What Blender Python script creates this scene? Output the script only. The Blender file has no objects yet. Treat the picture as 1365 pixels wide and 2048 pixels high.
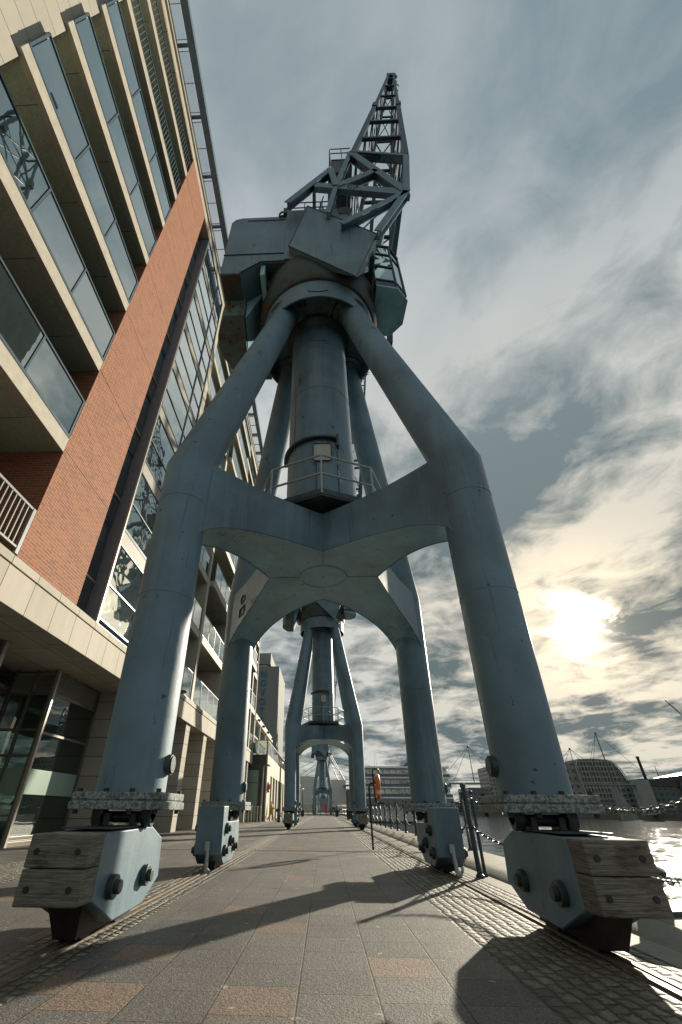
import bpy, bmesh, math, random
from mathutils import Vector, Matrix
random.seed(7)
R = math.radians
S = bpy.context.scene
COL = S.collection
PI = math.pi
V = Vector

# ------------------------------------------------------------------ node helpers
class NT:
    def __init__(s, tree): s.t = tree; s.n = tree.nodes; s.l = tree.links
    def a(s, kind, **kw):
        nd = s.n.new(kind)
        ins = kw.pop('ins', None)
        for k, v in kw.items(): setattr(nd, k, v)
        if ins:
            for k, v in ins.items():
                if hasattr(v, 'is_linked') or hasattr(v, 'links'): s.l.new(v, nd.inputs[k])
                else: nd.inputs[k].default_value = v
        return nd
    def m(s, op, a, b=None, c=None, clamp=False):
        nd = s.n.new('ShaderNodeMath'); nd.operation = op; nd.use_clamp = clamp
        for i, v in enumerate((a, b, c)):
            if v is None: continue
            if isinstance(v, (int, float)): nd.inputs[i].default_value = v
            else: s.l.new(v, nd.inputs[i])
        return nd.outputs[0]
    def mix(s, f, a, b):
        nd = s.n.new('ShaderNodeMix'); nd.data_type = 'RGBA'
        for key, v in ((0, f), (6, a), (7, b)):
            if isinstance(v, (int, float)): nd.inputs[key].default_value = v
            elif isinstance(v, (tuple, list)): nd.inputs[key].default_value = (*v[:3], 1)
            else: s.l.new(v, nd.inputs[key])
        return nd.outputs[2]
    def ramp(s, f, stops, interp='LINEAR'):
        nd = s.n.new('ShaderNodeValToRGB'); r = nd.color_ramp; r.interpolation = interp
        while len(r.elements) > 1: r.elements.remove(r.elements[0])
        for i, (p, c) in enumerate(stops):
            e = r.elements[0] if i == 0 else r.elements.new(p)
            e.position = p
            e.color = (c, c, c, 1) if isinstance(c, (int, float)) else (*c[:3], 1)
        s.l.new(f, nd.inputs[0]); return nd.outputs[0]
    def noise(s, vec, scale, detail=4, rough=.55, dist=0):
        nd = s.n.new('ShaderNodeTexNoise'); nd.inputs['Scale'].default_value = scale
        nd.inputs['Detail'].default_value = detail; nd.inputs['Roughness'].default_value = rough
        nd.inputs['Distortion'].default_value = dist
        s.l.new(vec, nd.inputs['Vector']); return nd.outputs[0]
    def map(s, vec, scale=(1, 1, 1), rot=(0, 0, 0), loc=(0, 0, 0)):
        nd = s.n.new('ShaderNodeMapping'); nd.inputs['Scale'].default_value = scale
        nd.inputs['Rotation'].default_value = rot; nd.inputs['Location'].default_value = loc
        s.l.new(vec, nd.inputs['Vector']); return nd.outputs[0]
    def sep(s, vec):
        nd = s.n.new('ShaderNodeSeparateXYZ'); s.l.new(vec, nd.inputs[0]); return nd.outputs
    def comb(s, x, y, z=0.0):
        nd = s.n.new('ShaderNodeCombineXYZ')
        for i, v in enumerate((x, y, z)):
            if isinstance(v, (int, float)): nd.inputs[i].default_value = v
            else: s.l.new(v, nd.inputs[i])
        return nd.outputs[0]
    def bump(s, h, strength, dist=.02):
        nd = s.n.new('ShaderNodeBump'); nd.inputs['Strength'].default_value = strength
        nd.inputs['Distance'].default_value = dist; s.l.new(h, nd.inputs['Height']); return nd.outputs[0]

def mat(name):
    m = bpy.data.materials.new(name); m.use_nodes = True
    nt = NT(m.node_tree); b = m.node_tree.nodes['Principled BSDF']
    co = m.node_tree.nodes.new('ShaderNodeTexCoord').outputs['Object']
    return m, nt, b, co

def simple(name, col, rough=.6, metal=0.0, var=.15, scale=3.0, bump=0.0, bscale=40, spec=.5):
    m, nt, b, co = mat(name)
    n = nt.noise(co, scale, 5)
    d = tuple(c * (1 - var) for c in col); l = tuple(min(1, c * (1 + var)) for c in col)
    nt.l.new(nt.ramp(n, [(.3, d), (.7, l)]), b.inputs['Base Color'])
    b.inputs['Roughness'].default_value = rough; b.inputs['Metallic'].default_value = metal
    b.inputs['Specular IOR Level'].default_value = spec
    if bump: nt.l.new(nt.bump(nt.noise(co, bscale, 4), bump, .01), b.inputs['Normal'])
    return m

def m_paint(name, base, rustamt=.60, rough=.5):
    m, nt, b, co = mat(name)
    big = nt.noise(co, .7, 6, .6); streak = nt.noise(nt.map(co, (5, 5, .35)), 1.0, 5, .6); fine = nt.noise(co, 60, 4)
    col = nt.mix(nt.ramp(big, [(.35, 0), (.65, 1)]), tuple(c * .68 for c in base), tuple(c * 1.3 for c in base))
    col = nt.mix(nt.ramp(streak, [(.52, 0), (.68, .38)]), col, (base[0] * 1.7, base[1] * 1.5, base[2] * 1.4))
    rust = nt.m('MULTIPLY', nt.ramp(nt.noise(nt.map(co, (1.6, 1.6, .7)), 1.3, 9, .72), [(rustamt, 0), (rustamt + .06, 1)]), .85)
    col = nt.mix(rust, col, (.075, .040, .022))
    drip = nt.ramp(nt.noise(nt.map(co, (14, 14, .5)), 1.0, 3, .5), [(.64, 0), (.75, .55)])
    col = nt.mix(drip, col, (.035, .05, .05))
    spots = nt.ramp(nt.noise(co, 11, 2, .4), [(.73, 0), (.76, .8)])
    col = nt.mix(spots, col, (.022, .026, .026))
    nt.l.new(col, b.inputs['Base Color'])
    nt.l.new(nt.ramp(big, [(.3, rough - .08), (.7, rough + .12)]), b.inputs['Roughness'])
    h = nt.m('ADD', nt.m('MULTIPLY', fine, .35), nt.m('MULTIPLY', nt.noise(co, 3, 3), 1.6))
    nt.l.new(nt.bump(h, .35, .012), b.inputs['Normal'])
    return m

def m_peel():
    m, nt, b, co = mat('peeling_white_paint')
    n = nt.noise(co, 26, 10, .8, .3); k = nt.ramp(n, [(.49, 0), (.52, 1)])
    col = nt.mix(k, (.10, .14, .15), (.33, .345, .33))
    col = nt.mix(nt.ramp(nt.noise(co, 5, 4), [(.55, 0), (.7, .7)]), col, (.05, .07, .072))
    nt.l.new(col, b.inputs['Base Color']); b.inputs['Roughness'].default_value = .75
    nt.l.new(nt.bump(k, .2, .003), b.inputs['Normal']); return m

def m_wood():
    m, nt, b, co = mat('weathered_timber')
    g = nt.noise(nt.map(co, (1.2, 1.2, 26)), 3.0, 7, .65, .7)
    g2 = nt.noise(nt.map(co, (3, 3, 90)), 2.0, 4, .6, .3)
    st = nt.noise(nt.map(co, (2.2, 2.2, 7)), 1.6, 5, .6)
    col = nt.ramp(g, [(.26, (.07, .062, .05)), (.42, (.19, .178, .15)), (.58, (.33, .315, .27)), (.76, (.16, .145, .12))])
    col = nt.mix(nt.ramp(g2, [(.5, 0), (.66, .5)]), col, (.055, .042, .03))
    col = nt.mix(nt.ramp(st, [(.55, 0), (.70, .8)]), col, (.04, .024, .014))
    nt.l.new(col, b.inputs['Base Color']); b.inputs['Roughness'].default_value = .85
    nt.l.new(nt.bump(nt.m('ADD', g, g2), 1.0, .016), b.inputs['Normal']); return m

def plane_uv(nt, co, axes):
    o = nt.sep(co); d = {'x': o[0], 'y': o[1], 'z': o[2]}
    return nt.comb(d[axes[0]], d[axes[1]], 0.0)

def m_brick(name, axes='yz', dark=False):
    m, nt, b, co = mat(name)
    uv = plane_uv(nt, co, axes)
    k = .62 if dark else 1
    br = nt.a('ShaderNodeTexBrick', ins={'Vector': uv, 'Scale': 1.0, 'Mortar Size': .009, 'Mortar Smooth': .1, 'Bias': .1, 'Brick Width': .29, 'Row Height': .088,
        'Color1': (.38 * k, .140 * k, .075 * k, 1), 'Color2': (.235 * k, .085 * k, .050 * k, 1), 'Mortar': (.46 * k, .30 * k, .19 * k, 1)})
    br.offset = .5
    sp = nt.ramp(nt.noise(nt.map(co, (1, 3.4, 11.4)), 1.0, 2, .3), [(.66, 0), (.70, .6)])
    c = nt.mix(sp, br.outputs[0], (.14, .06, .045))
    c = nt.mix(nt.ramp(nt.noise(co, .35, 4), [(.3, 0), (.7, .35)]), c, (.30, .15, .09))
    nt.l.new(c, b.inputs['Base Color']); b.inputs['Roughness'].default_value = .85
    nt.l.new(nt.bump(nt.m('SUBTRACT', 1.0, br.outputs[1]), .5, .01), b.inputs['Normal']); return m

def m_panel(name, col, w, h, axes='yz', joint=(.05, .045, .04), js=.012, var=.1, off=0.0):
    m, nt, b, co = mat(name)
    uv = plane_uv(nt, co, axes)
    br = nt.a('ShaderNodeTexBrick', ins={'Vector': uv, 'Scale': 1.0, 'Mortar Size': js, 'Mortar Smooth': 0.0, 'Bias': 0.0, 'Brick Width': w, 'Row Height': h,
        'Color1': (*[c * (1 + var) for c in col], 1), 'Color2': (*[c * (1 - var) for c in col], 1), 'Mortar': (*joint, 1)})
    br.offset = off
    st = nt.ramp(nt.noise(nt.map(co, (2, 2, .5)), 1.2, 6, .6), [(.42, 0), (.75, .5)])
    c = nt.mix(st, br.outputs[0], tuple(x * .75 for x in col))
    c = nt.mix(nt.ramp(nt.noise(co, 25, 3), [(.4, 0), (.8, .18)]), c, tuple(x * .7 for x in col))
    nt.l.new(c, b.inputs['Base Color']); b.inputs['Roughness'].default_value = .8
    nt.l.new(nt.bump(nt.m('SUBTRACT', 1.0, br.outputs[1]), .4, .008), b.inputs['Normal']); return m

def m_glass(name, tint=(.02, .032, .033), alpha=0.0, refl=.45, rough=.015, tcol=(.5, .62, .6), wob=.02):
    m, nt, b, co = mat(name)
    nt.n.remove(b); out = nt.n['Material Output']
    nrm = nt.bump(nt.noise(co, .9, 2, .4), wob, .25)
    gl = nt.a('ShaderNodeBsdfGlossy', ins={'Roughness': rough, 'Color': (.92, .97, .95, 1), 'Normal': nrm})
    di = nt.a('ShaderNodeBsdfDiffuse', ins={'Color': (*tint, 1)})
    base = di.outputs[0]
    if alpha > 0:
        tr = nt.a('ShaderNodeBsdfTransparent', ins={'Color': (*tcol, 1)})
        mx = nt.a('ShaderNodeMixShader', ins={0: alpha}); nt.l.new(di.outputs[0], mx.inputs[1]); nt.l.new(tr.outputs[0], mx.inputs[2]); base = mx.outputs[0]
    fr = nt.a('ShaderNodeFresnel', ins={'IOR': 1.55})
    f = nt.m('ADD', nt.m('MULTIPLY', fr.outputs[0], 1.0), refl, clamp=True)
    mx = nt.a('ShaderNodeMixShader'); nt.l.new(f, mx.inputs[0]); nt.l.new(base, mx.inputs[1]); nt.l.new(gl.outputs[0], mx.inputs[2])
    nt.l.new(mx.outputs[0], out.inputs[0]); return m

def m_paving():
    m, nt, b, co = mat('granite_paving')
    o = nt.sep(co)
    cx = nt.m('DIVIDE', nt.m('ADD', o[0], .17 + 20 * .465), .465); ci = nt.m('FLOOR', cx)
    wn = nt.a('ShaderNodeTexWhiteNoise', noise_dimensions='1D'); nt.l.new(ci, wn.inputs['W'])
    off = nt.m('MULTIPLY', nt.m('FLOOR', nt.m('MULTIPLY', wn.outputs[0], 4.0)), .11)
    ry = nt.m('DIVIDE', nt.m('ADD', nt.m('ADD', o[1], 40.05), off), .44); ri = nt.m('FLOOR', ry)
    fx = nt.m('FRACT', cx); fy = nt.m('FRACT', ry)
    ex = nt.m('MULTIPLY', nt.m('MINIMUM', fx, nt.m('SUBTRACT', 1.0, fx)), .465)
    ey = nt.m('MULTIPLY', nt.m('MINIMUM', fy, nt.m('SUBTRACT', 1.0, fy)), .44)
    wob = nt.m('MULTIPLY', nt.m('SUBTRACT', nt.noise(co, 35, 3), .5), .006)
    e = nt.m('ADD', nt.m('MINIMUM', ex, nt.m('ADD', ey, .0015)), wob)
    joint = nt.ramp(e, [(.0028, 1), (.0075, 0)])
    w2 = nt.a('ShaderNodeTexWhiteNoise', noise_dimensions='2D'); nt.l.new(nt.comb(ci, ri), w2.inputs['Vector'])
    tone = nt.ramp(w2.outputs[0], [(0, (.182, .178, .170)), (.5, (.215, .205, .192)), (.89, (.25, .230, .207)), (.92, (.30, .225, .168)), (.96, (.38, .27, .195)), (1, (.46, .32, .22))], 'LINEAR')
    sp = nt.noise(co, 95, 3, .65); sp2 = nt.noise(co, 42, 4, .7)
    c = nt.mix(nt.ramp(sp, [(.42, 0), (.58, .9)]), nt.mix(.72, tone, (.03, .03, .028)), tone)
    c = nt.mix(nt.ramp(sp2, [(.58, 0), (.68, .7)]), c, (.42, .34, .26))
    c = nt.mix(nt.ramp(nt.noise(co, .8, 5, .6), [(.35, .35), (.65, 0)]), c, (.06, .05, .045))
    c = nt.mix(nt.ramp(nt.noise(co, 3.3, 2, .3), [(.735, 0), (.75, .75)]), c, (.035, .033, .03))
    c = nt.mix(nt.ramp(nt.noise(nt.map(co, loc=(5, 3, 0)), 9.0, 1, .3), [(.745, 0), (.755, .8)]), c, (.40, .38, .34))
    c = nt.mix(nt.ramp(nt.noise(nt.map(co, (1, .45, 1)), 1.7, 6, .65), [(.52, 0), (.68, .45)]), c, (.075, .07, .062))
    gr = nt.m('MULTIPLY', joint, nt.ramp(nt.noise(co, 1.3, 3), [(.35, .45), (.6, 1)]))
    c = nt.mix(gr, c, (.022, .022, .018))
    nt.l.new(c, b.inputs['Base Color']); b.inputs['Roughness'].default_value = .72
    h = nt.m('SUBTRACT', nt.m('ADD', nt.m('MULTIPLY', sp, .6), nt.m('MULTIPLY', sp2, .9)), nt.m('MULTIPLY', joint, .25))
    nt.l.new(nt.bump(h, .9, .010), b.inputs['Normal']); return m

def m_setts(name, w=.19, h=.105, col=(.20, .185, .155), rot=0.0):
    m, nt, b, co = mat(name)
    o_ = nt.sep(co); uv = nt.comb(o_[1], o_[0]) if rot else co
    wb = nt.a('ShaderNodeTexNoise', ins={'Vector': co, 'Scale': 5.0, 'Detail': 2.0})
    uvw = nt.a('ShaderNodeVectorMath', operation='MULTIPLY_ADD'); nt.l.new(wb.outputs['Color'], uvw.inputs[0]); uvw.inputs[1].default_value = (.10, .07, 0); nt.l.new(uv, uvw.inputs[2])
    br = nt.a('ShaderNodeTexBrick', ins={'Vector': uvw.outputs[0], 'Scale': 1.0, 'Mortar Size': .015, 'Mortar Smooth': 1.0, 'Bias': 0.0, 'Brick Width': w, 'Row Height': h,
        'Color1': (*[c * 1.35 for c in col], 1), 'Color2': (*[c * .6 for c in col], 1), 'Mortar': (.016, .014, .012, 1)})
    n = nt.noise(co, 38, 5, .65); n2 = nt.noise(co, 2, 4)
    c = nt.mix(nt.ramp(n, [(.35, .55), (.6, 0)]), br.outputs[0], (.05, .047, .042))
    c = nt.mix(nt.ramp(n2, [(.4, 0), (.7, .35)]), c, (.10, .085, .07))
    nt.l.new(c, b.inputs['Base Color']); b.inputs['Roughness'].default_value = .62
    b2 = nt.a('ShaderNodeTexBrick', ins={'Vector': uvw.outputs[0], 'Scale': 1.0, 'Mortar Size': .034, 'Mortar Smooth': 1.0, 'Bias': 0.0, 'Brick Width': w, 'Row Height': h})
    hh = nt.m('ADD', nt.m('MULTIPLY', nt.m('SUBTRACT', 1.0, b2.outputs[1]), 2.2), nt.m('MULTIPLY', n, 1.7))
    nt.l.new(nt.bump(hh, 1.0, .036), b.inputs['Normal']); return m

def m_water():
    m, nt, b, co = mat('dock_water')
    b.inputs['Base Color'].default_value = (.012, .026, .028, 1); b.inputs['Roughness'].default_value = .06
    b.inputs['IOR'].default_value = 1.33; b.inputs['Specular IOR Level'].default_value = .8
    c = nt.noise(nt.map(co, (1.5, 1, 1), (0, 0, .6)), 5.0, 3, .6); f = nt.noise(nt.map(co, (1, 1.4, 1), (0, 0, -.5)), 1.6, 3, .5)
    b.inputs['Roughness'].default_value = .05; b.inputs['Specular IOR Level'].default_value = .5
    nt.l.new(nt.bump(nt.m('ADD', nt.m('MULTIPLY', c, .35), f), .8, .05), b.inputs['Normal']); return m

def m_coping():
    m, nt, b, co = mat('quay_coping_stone')
    uv = plane_uv(nt, co, 'yx')
    br = nt.a('ShaderNodeTexBrick', ins={'Vector': uv, 'Scale': 1.0, 'Mortar Size': .008, 'Mortar Smooth': .2, 'Bias': 0.0, 'Brick Width': 1.6, 'Row Height': 3.0,
        'Color1': (.27, .25, .20, 1), 'Color2': (.23, .215, .175, 1), 'Mortar': (.06, .05, .04, 1)})
    c = nt.mix(nt.ramp(nt.noise(co, 3, 7, .7), [(.42, 0), (.66, .6)]), br.outputs[0], (.16, .14, .11))
    c = nt.mix(nt.ramp(nt.noise(co, 60, 4, .6), [(.45, 0), (.7, .4)]), c, (.12, .11, .09))
    nt.l.new(c, b.inputs['Base Color']); b.inputs['Roughness'].default_value = .75
    nt.l.new(nt.bump(nt.m('SUBTRACT', nt.noise(co, 30, 5, .7), br.outputs[1]), .5, .012), b.inputs['Normal']); return m

def m_soffit():
    m, nt, b, co = mat('rough_soffit_render')
    n = nt.noise(co, 9, 8, .75, 1.5)
    c = nt.ramp(n, [(.32, (.26, .33, .28)), (.7, (.50, .58, .50))])
    c = nt.mix(nt.ramp(nt.noise(co, .8, 4), [(.4, 0), (.8, .4)]), c, (.20, .21, .165))
    br = nt.a('ShaderNodeTexBrick', ins={'Vector': plane_uv(nt, co, 'yx'), 'Scale': 1.0, 'Mortar Size': .008, 'Brick Width': 2.1, 'Row Height': 30.0, 'Color1': (1, 1, 1, 1), 'Color2': (1, 1, 1, 1), 'Mortar': (0, 0, 0, 1)})
    c = nt.mix(br.outputs[1], c, (.03, .03, .022))
    nt.l.new(c, b.inputs['Base Color']); b.inputs['Roughness'].default_value = .9
    nt.l.new(nt.bump(n, .5, .015), b.inputs['Normal']); return m

def m_windows(name, wall, glass, w, h, fw, fh, axes='xz'):
    m, nt, b, co = mat(name)
    o = nt.sep(co); d = {'x': o[0], 'y': o[1], 'z': o[2]}
    u = nt.m('FRACT', nt.m('DIVIDE', d[axes[0]], w)); v = nt.m('FRACT', nt.m('DIVIDE', d[axes[1]], h))
    k = nt.m('MULTIPLY', nt.m('LESS_THAN', nt.m('ABSOLUTE', nt.m('SUBTRACT', u, .5)), fw / 2), nt.m('LESS_THAN', nt.m('ABSOLUTE', nt.m('SUBTRACT', v, .5)), fh / 2))
    nt.l.new(nt.mix(k, wall, glass), b.inputs['Base Color'])
    nt.l.new(nt.ramp(k, [(0, .85), (1, .15)]), b.inputs['Roughness']); return m

M = dict(
    paint=m_paint('blue_grey_crane_paint', (.122, .200, .252), .62),
    under=m_paint('lit_underside_paint', (.27, .46, .53), .64, .30),  # crane paint lightened for undersides; the brighter light there is in the colour
    rusty=m_paint('rusty_crane_paint', (.10, .165, .165), .55, .6),
    rail_paint=simple('pale_rail_paint', (.38, .41, .40), .5, 0, .2, 20),
    wheelm=simple('greasy_rusty_iron', (.022, .016, .013), .7, 0, .6, 9, .5), shade_rust=m_paint('shade_dark_rusty_paint', (.045, .075, .078), .50, .65), mottled=m_paint('mottled_counterweight_paint', (.085, .135, .130), .52, .6), peel=m_peel(), wood=m_wood(),  # house underside and drum paint: rusty, with shade put into its colour
    black=simple('black_metal', (.018, .02, .022), .5, 0, .3, 8),
    steel=simple('dark_steel', (.05, .065, .07), .45, .3, .3, 10, .2),
    rust=simple('rusty_iron', (.10, .05, .028), .85, 0, .5, 9, .6),
    railsteel=simple('worn_rail_steel', (.17, .14, .105), .5, .35, .3, 12, .2),
    chain=simple('galvanised_chain', (.16, .17, .165), .38, .75, .3, 25),
    brick=m_brick('orange_brick'), brickx=m_brick('orange_brick_shaded_return', 'xz', True),  # return copy is the same brick with shade put into its colour
    stone=m_panel('beige_stone_cladding', (.45, .415, .345), 1.35, 2.0, 'yz', off=.0),
    fascia=m_panel('beige_fascia_stone', (.47, .435, .365), 1.02, 40.0, 'yz'),
    stonex=m_panel('beige_stone_return', (.41, .38, .315), 3.0, .62, 'xz'),
    board=m_panel('beige_board_cladding', (.45, .425, .36), 6.3, .9, 'yz', var=.03),
    slab=simple('pale_slab_edge', (.46, .425, .355), .7, 0, .12, 4, .2),
    soffit=m_soffit(), lsoffit=m_panel('beige_soffit_panel', (.52, .49, .41), 1.35, 1.2, 'yx'),
    frame=simple('grey_window_frame', (.10, .14, .165), .4, .3, .1, 5),
    dframe=simple('slate_cladding_metal', (.14, .20, .26), .5, .2, .12, 3),
    bronze=simple('bronze_metal_frame', (.17, .16, .135), .4, .4, .15, 5),
    alu=simple('pale_aluminium', (.38, .36, .31), .45, .4, .1, 5),
    railb=simple('grey_railing_paint', (.22, .23, .22), .5, 0, .1, 5), spandrel=simple('taupe_spandrel_panel', (.30, .275, .225), .6, 0, .08, 3), soffl=simple('grey_balcony_soffit', (.36, .36, .30), .85, 0, .15, 2),
    glass=m_glass('balcony_glass', (.03, .05, .05), .35, .45),
    bay=m_glass('bay_window_glass', (.05, .065, .06), 0, .62, .02, wob=.05),
    win=m_glass('dark_window_glass', (.012, .02, .022), 0, .22),
    shop=m_glass('shop_glass', (.02, .03, .028), .6, .10, .01, (.62, .75, .70)),
    frost=simple('frosted_green_film', (.26, .36, .30), .35, 0, .05, 2),
    paving=m_paving(), setts=m_setts('granite_setts', .15, .098, (.36, .33, .27), 1), setts2=m_setts('small_cobbles', .11, .095, (.34, .31, .26), 1),
    coping=m_coping(), water=m_water(),
    wall_d=simple('dark_quay_wall', (.10, .09, .075), .9, 0, .3, 2, .5),  # one even dark stone colour
    white=simple('white_paint', (.82, .82, .80), .5, 0, .06, 2),
    offw=m_panel('white_hall_cladding', (.52, .50, .46), 60, 1.3, 'xz', (.34, .33, .31), .06, .03),
    orange=simple('orange_plastic', (.75, .17, .05), .45, 0, .12, 8), red=simple('red_paint', (.45, .02, .02), .5),
    concrete=simple('grey_concrete', (.22, .22, .20), .85, 0, .18, .5, .3, 5),
    tower=m_panel('tower_render', (.17, .18, .175), 40, 3.3, 'xz', (.16, .16, .145), .03, .03),
    blue=simple('blue_sign_letter', (.02, .12, .24), .4),
    darkbox=m_panel('dark_brown_cladding', (.085, .075, .068), 3, 1.2, 'xz', (.04, .035, .03), .012),
    leaf=simple('green_leaf', (.05, .09, .03), .6, 0, .5, 6), bark=simple('bark', (.07, .05, .035), .9),
    skin=simple('skin', (.35, .2, .14), .6), mustard=simple('mustard_cloth', (.50, .32, .07), .85, 0, .2, 12), hair=simple('dark_hair', (.02, .015, .012), .6),
    cloth=simple('dark_cloth', (.02, .022, .025), .9), globe=simple('white_lamp_globe', (.8, .78, .72), .3),
    grey=simple('grey_render', (.20, .21, .20), .8, 0, .15, .3), canvas=simple('grey_plastic', (.15, .16, .16), .6),
)

# ------------------------------------------------------------------ mesh builder
class MB:
    def __init__(s): s.v = []; s.f = []
    def add(s, vs, fs):
        o = len(s.v); s.v += [tuple(v) for v in vs]; s.f += [tuple(o + i for i in f) for f in fs]; return s
    def hexa(s, p):  # 0-3 bottom ring ccw, 4-7 top ring
        return s.add(p, [(3, 2, 1, 0), (4, 5, 6, 7), (0, 1, 5, 4), (1, 2, 6, 5), (2, 3, 7, 6), (3, 0, 4, 7)])
    def box(s, x0, x1, y0, y1, z0, z1):
        return s.hexa([(x0, y0, z0), (x1, y0, z0), (x1, y1, z0), (x0, y1, z0), (x0, y0, z1), (x1, y0, z1), (x1, y1, z1), (x0, y1, z1)])
    def prism(s, poly, axis, a, b):
        def P(q, t): return (t, q[0], q[1]) if axis == 'x' else ((q[0], t, q[1]) if axis == 'y' else (q[0], q[1], t))
        n = len(poly); vs = [P(q, a) for q in poly] + [P(q, b) for q in poly]
        return s.add(vs, [tuple(range(n))[::-1], tuple(range(n, 2 * n))] + [(i, (i + 1) % n, n + (i + 1) % n, n + i) for i in range(n)])
    def tube(s, p0, p1, r0, r1=None, n=14, caps=True):
        return s.path([p0, p1], [r0, r1 if r1 is not None else r0], n, caps)
    def path(s, pts, r, n=12, caps=True, closed=False):
        pts = [V(p) for p in pts]; k = len(pts)
        rr = r if isinstance(r, (list, tuple)) else [r] * k
        dirs = []
        for i in range(k):
            if closed: d = (pts[(i + 1) % k] - pts[i]).normalized() + (pts[i] - pts[i - 1]).normalized()
            elif i == 0: d = pts[1] - pts[0]
            elif i == k - 1: d = pts[-1] - pts[-2]
            else: d = (pts[i + 1] - pts[i]).normalized() + (pts[i] - pts[i - 1]).normalized()
            dirs.append(d.normalized())
        up = V((0, 0, 1)) if abs(dirs[0].z) < .9 else V((1, 0, 0))
        u = dirs[0].cross(up).normalized(); rings = []
        for i in range(k):
            d = dirs[i]; u = (u - d * u.dot(d)).normalized(); w = d.cross(u)
            sc = 1.0
            rings.append([pts[i] + (u * math.cos(2 * PI * j / n) + w * math.sin(2 * PI * j / n)) * rr[i] * sc for j in range(n)])
        vs = [p for rg in rings for p in rg]; fs = []
        m = k if closed else k - 1
        for i in range(m):
            a = i * n; b = ((i + 1) % k) * n
            for j in range(n): fs.append((a + j, a + (j + 1) % n, b + (j + 1) % n, b + j))
        if caps and not closed: fs += [tuple(range(n))[::-1], tuple(range((k - 1) * n, k * n))]
        return s.add(vs, fs)
    def miter(s, pts, rr, n=28):  # thick tube whose joints are cut on the bisecting plane
        pts = [V(p) for p in pts]; k = len(pts)
        d0 = (pts[1] - pts[0]).normalized(); u = d0.cross(V((0, 1, .01))).normalized(); w = d0.cross(u)
        ring = [pts[0] + (u * math.cos(2 * PI * j / n) + w * math.sin(2 * PI * j / n)) * rr[0] for j in range(n)]
        vs = list(ring); fs = []
        for i in range(1, k):
            d = (pts[i] - pts[i - 1]).normalized()
            nn = ((pts[i + 1] - pts[i]).normalized() + d).normalized() if i < k - 1 else d
            new = []
            for q in ring:
                rel = q - pts[i - 1]; rel = rel - d * rel.dot(d); rel = rel.normalized() * rr[i]
                b = pts[i] + rel; t = (pts[i] - b).dot(nn) / d.dot(nn); new.append(b + d * t)
            o = (i - 1) * n; vs += new
            fs += [(o + j, o + (j + 1) % n, o + n + (j + 1) % n, o + n + j) for j in range(n)]
            ring = new
        fs += [tuple(range(n))[::-1], tuple(range((k - 1) * n, k * n))]
        return s.add(vs, fs)
    def beam(s, p0, p1, w, h, up=(0, 0, 1)):
        p0 = V(p0); p1 = V(p1); d = (p1 - p0).normalized(); up = V(up)
        if abs(d.dot(up)) > .98: up = V((0, 1, 0))
        x = d.cross(up).normalized() * (w / 2); y = x.cross(d).normalized() * (h / 2)
        return s.hexa([p0 - x - y, p0 + x - y, p0 + x + y, p0 - x + y, p1 - x - y, p1 + x - y, p1 + x + y, p1 - x + y])
    def hbeam(s, p0, p1, w, h, up, t=.028):  # H section: two flanges and a web
        p0 = V(p0); p1 = V(p1); d = (p1 - p0).normalized(); up = V(up)
        x = d.cross(up).normalized(); y = x.cross(d).normalized()
        s.beam(p0 + y * h / 2, p1 + y * h / 2, w, t, up); s.beam(p0 - y * h / 2, p1 - y * h / 2, w, t, up)
        return s.beam(p0, p1, t, h - t * 1.1, up)
    def lathe(s, prof, c=(0, 0, 0), n=48, a0=0, a1=2 * PI):
        full = abs(a1 - a0 - 2 * PI) < 1e-6; m = n if full else n + 1
        vs = []; k = len(prof)
        for i in range(m):
            a = a0 + (a1 - a0) * i / n
            for r, z in prof: vs.append((c[0] + r * math.cos(a), c[1] + r * math.sin(a), c[2] + z))
        fs = []
        for i in range(n):
            j = (i + 1) % m
            for q in range(k - 1): fs.append((i * k + q, j * k + q, j * k + q + 1, i * k + q + 1))
        return s.add(vs, fs)
    def disc(s, c, r, n=40, flip=False, axis='z'):
        vs = []
        for i in range(n):
            a = 2 * PI * i / n; x, y = r * math.cos(a), r * math.sin(a)
            vs.append((c[0] + x, c[1] + y, c[2]) if axis == 'z' else ((c[0], c[1] + x, c[2] + y) if axis == 'x' else (c[0] + x, c[1], c[2] + y)))
        return s.add(vs, [tuple(range(n))[::-1] if flip else tuple(range(n))])
    def ball(s, c, r, n=14, sz=1.0):
        prof = [(max(1e-4, r * math.sin(PI * i / 8)), -r * sz * math.cos(PI * i / 8)) for i in range(9)]
        return s.lathe(prof, c, n)
    def quad(s, a, b, c, d): return s.add([a, b, c, d], [(0, 1, 2, 3)])
    def torus(s, c, R0, r, axis='z', n=24, m=8, sx=1.0):
        pts = []
        for i in range(n):
            a = 2 * PI * i / n; x, y = R0 * math.cos(a) * sx, R0 * math.sin(a)
            pts.append((c[0] + x, c[1] + y, c[2]) if axis == 'z' else ((c[0], c[1] + x, c[2] + y) if axis == 'x' else (c[0] + x, c[1], c[2] + y)))
        return s.path(pts, r, m, closed=True)
    def build(s, name, m, parent=None, bevel=0, smooth=True):
        me = bpy.data.meshes.new(name)
        off = V(parent['_o']) if parent is not None else V((0, 0, 0))
        me.from_pydata([tuple(V(v) - off) for v in s.v], [], s.f); me.update()
        bm = bmesh.new(); bm.from_mesh(me); bmesh.ops.recalc_face_normals(bm, faces=bm.faces); bm.to_mesh(me); bm.free()
        me.materials.append(M[m] if isinstance(m, str) else m)
        if smooth:
            for p in me.polygons: p.use_smooth = True
            me.set_sharp_from_angle(angle=R(34))
        o = bpy.data.objects.new(name, me); COL.objects.link(o)
        if parent is not None: o.parent = parent
        o['_o'] = tuple(off)
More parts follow.
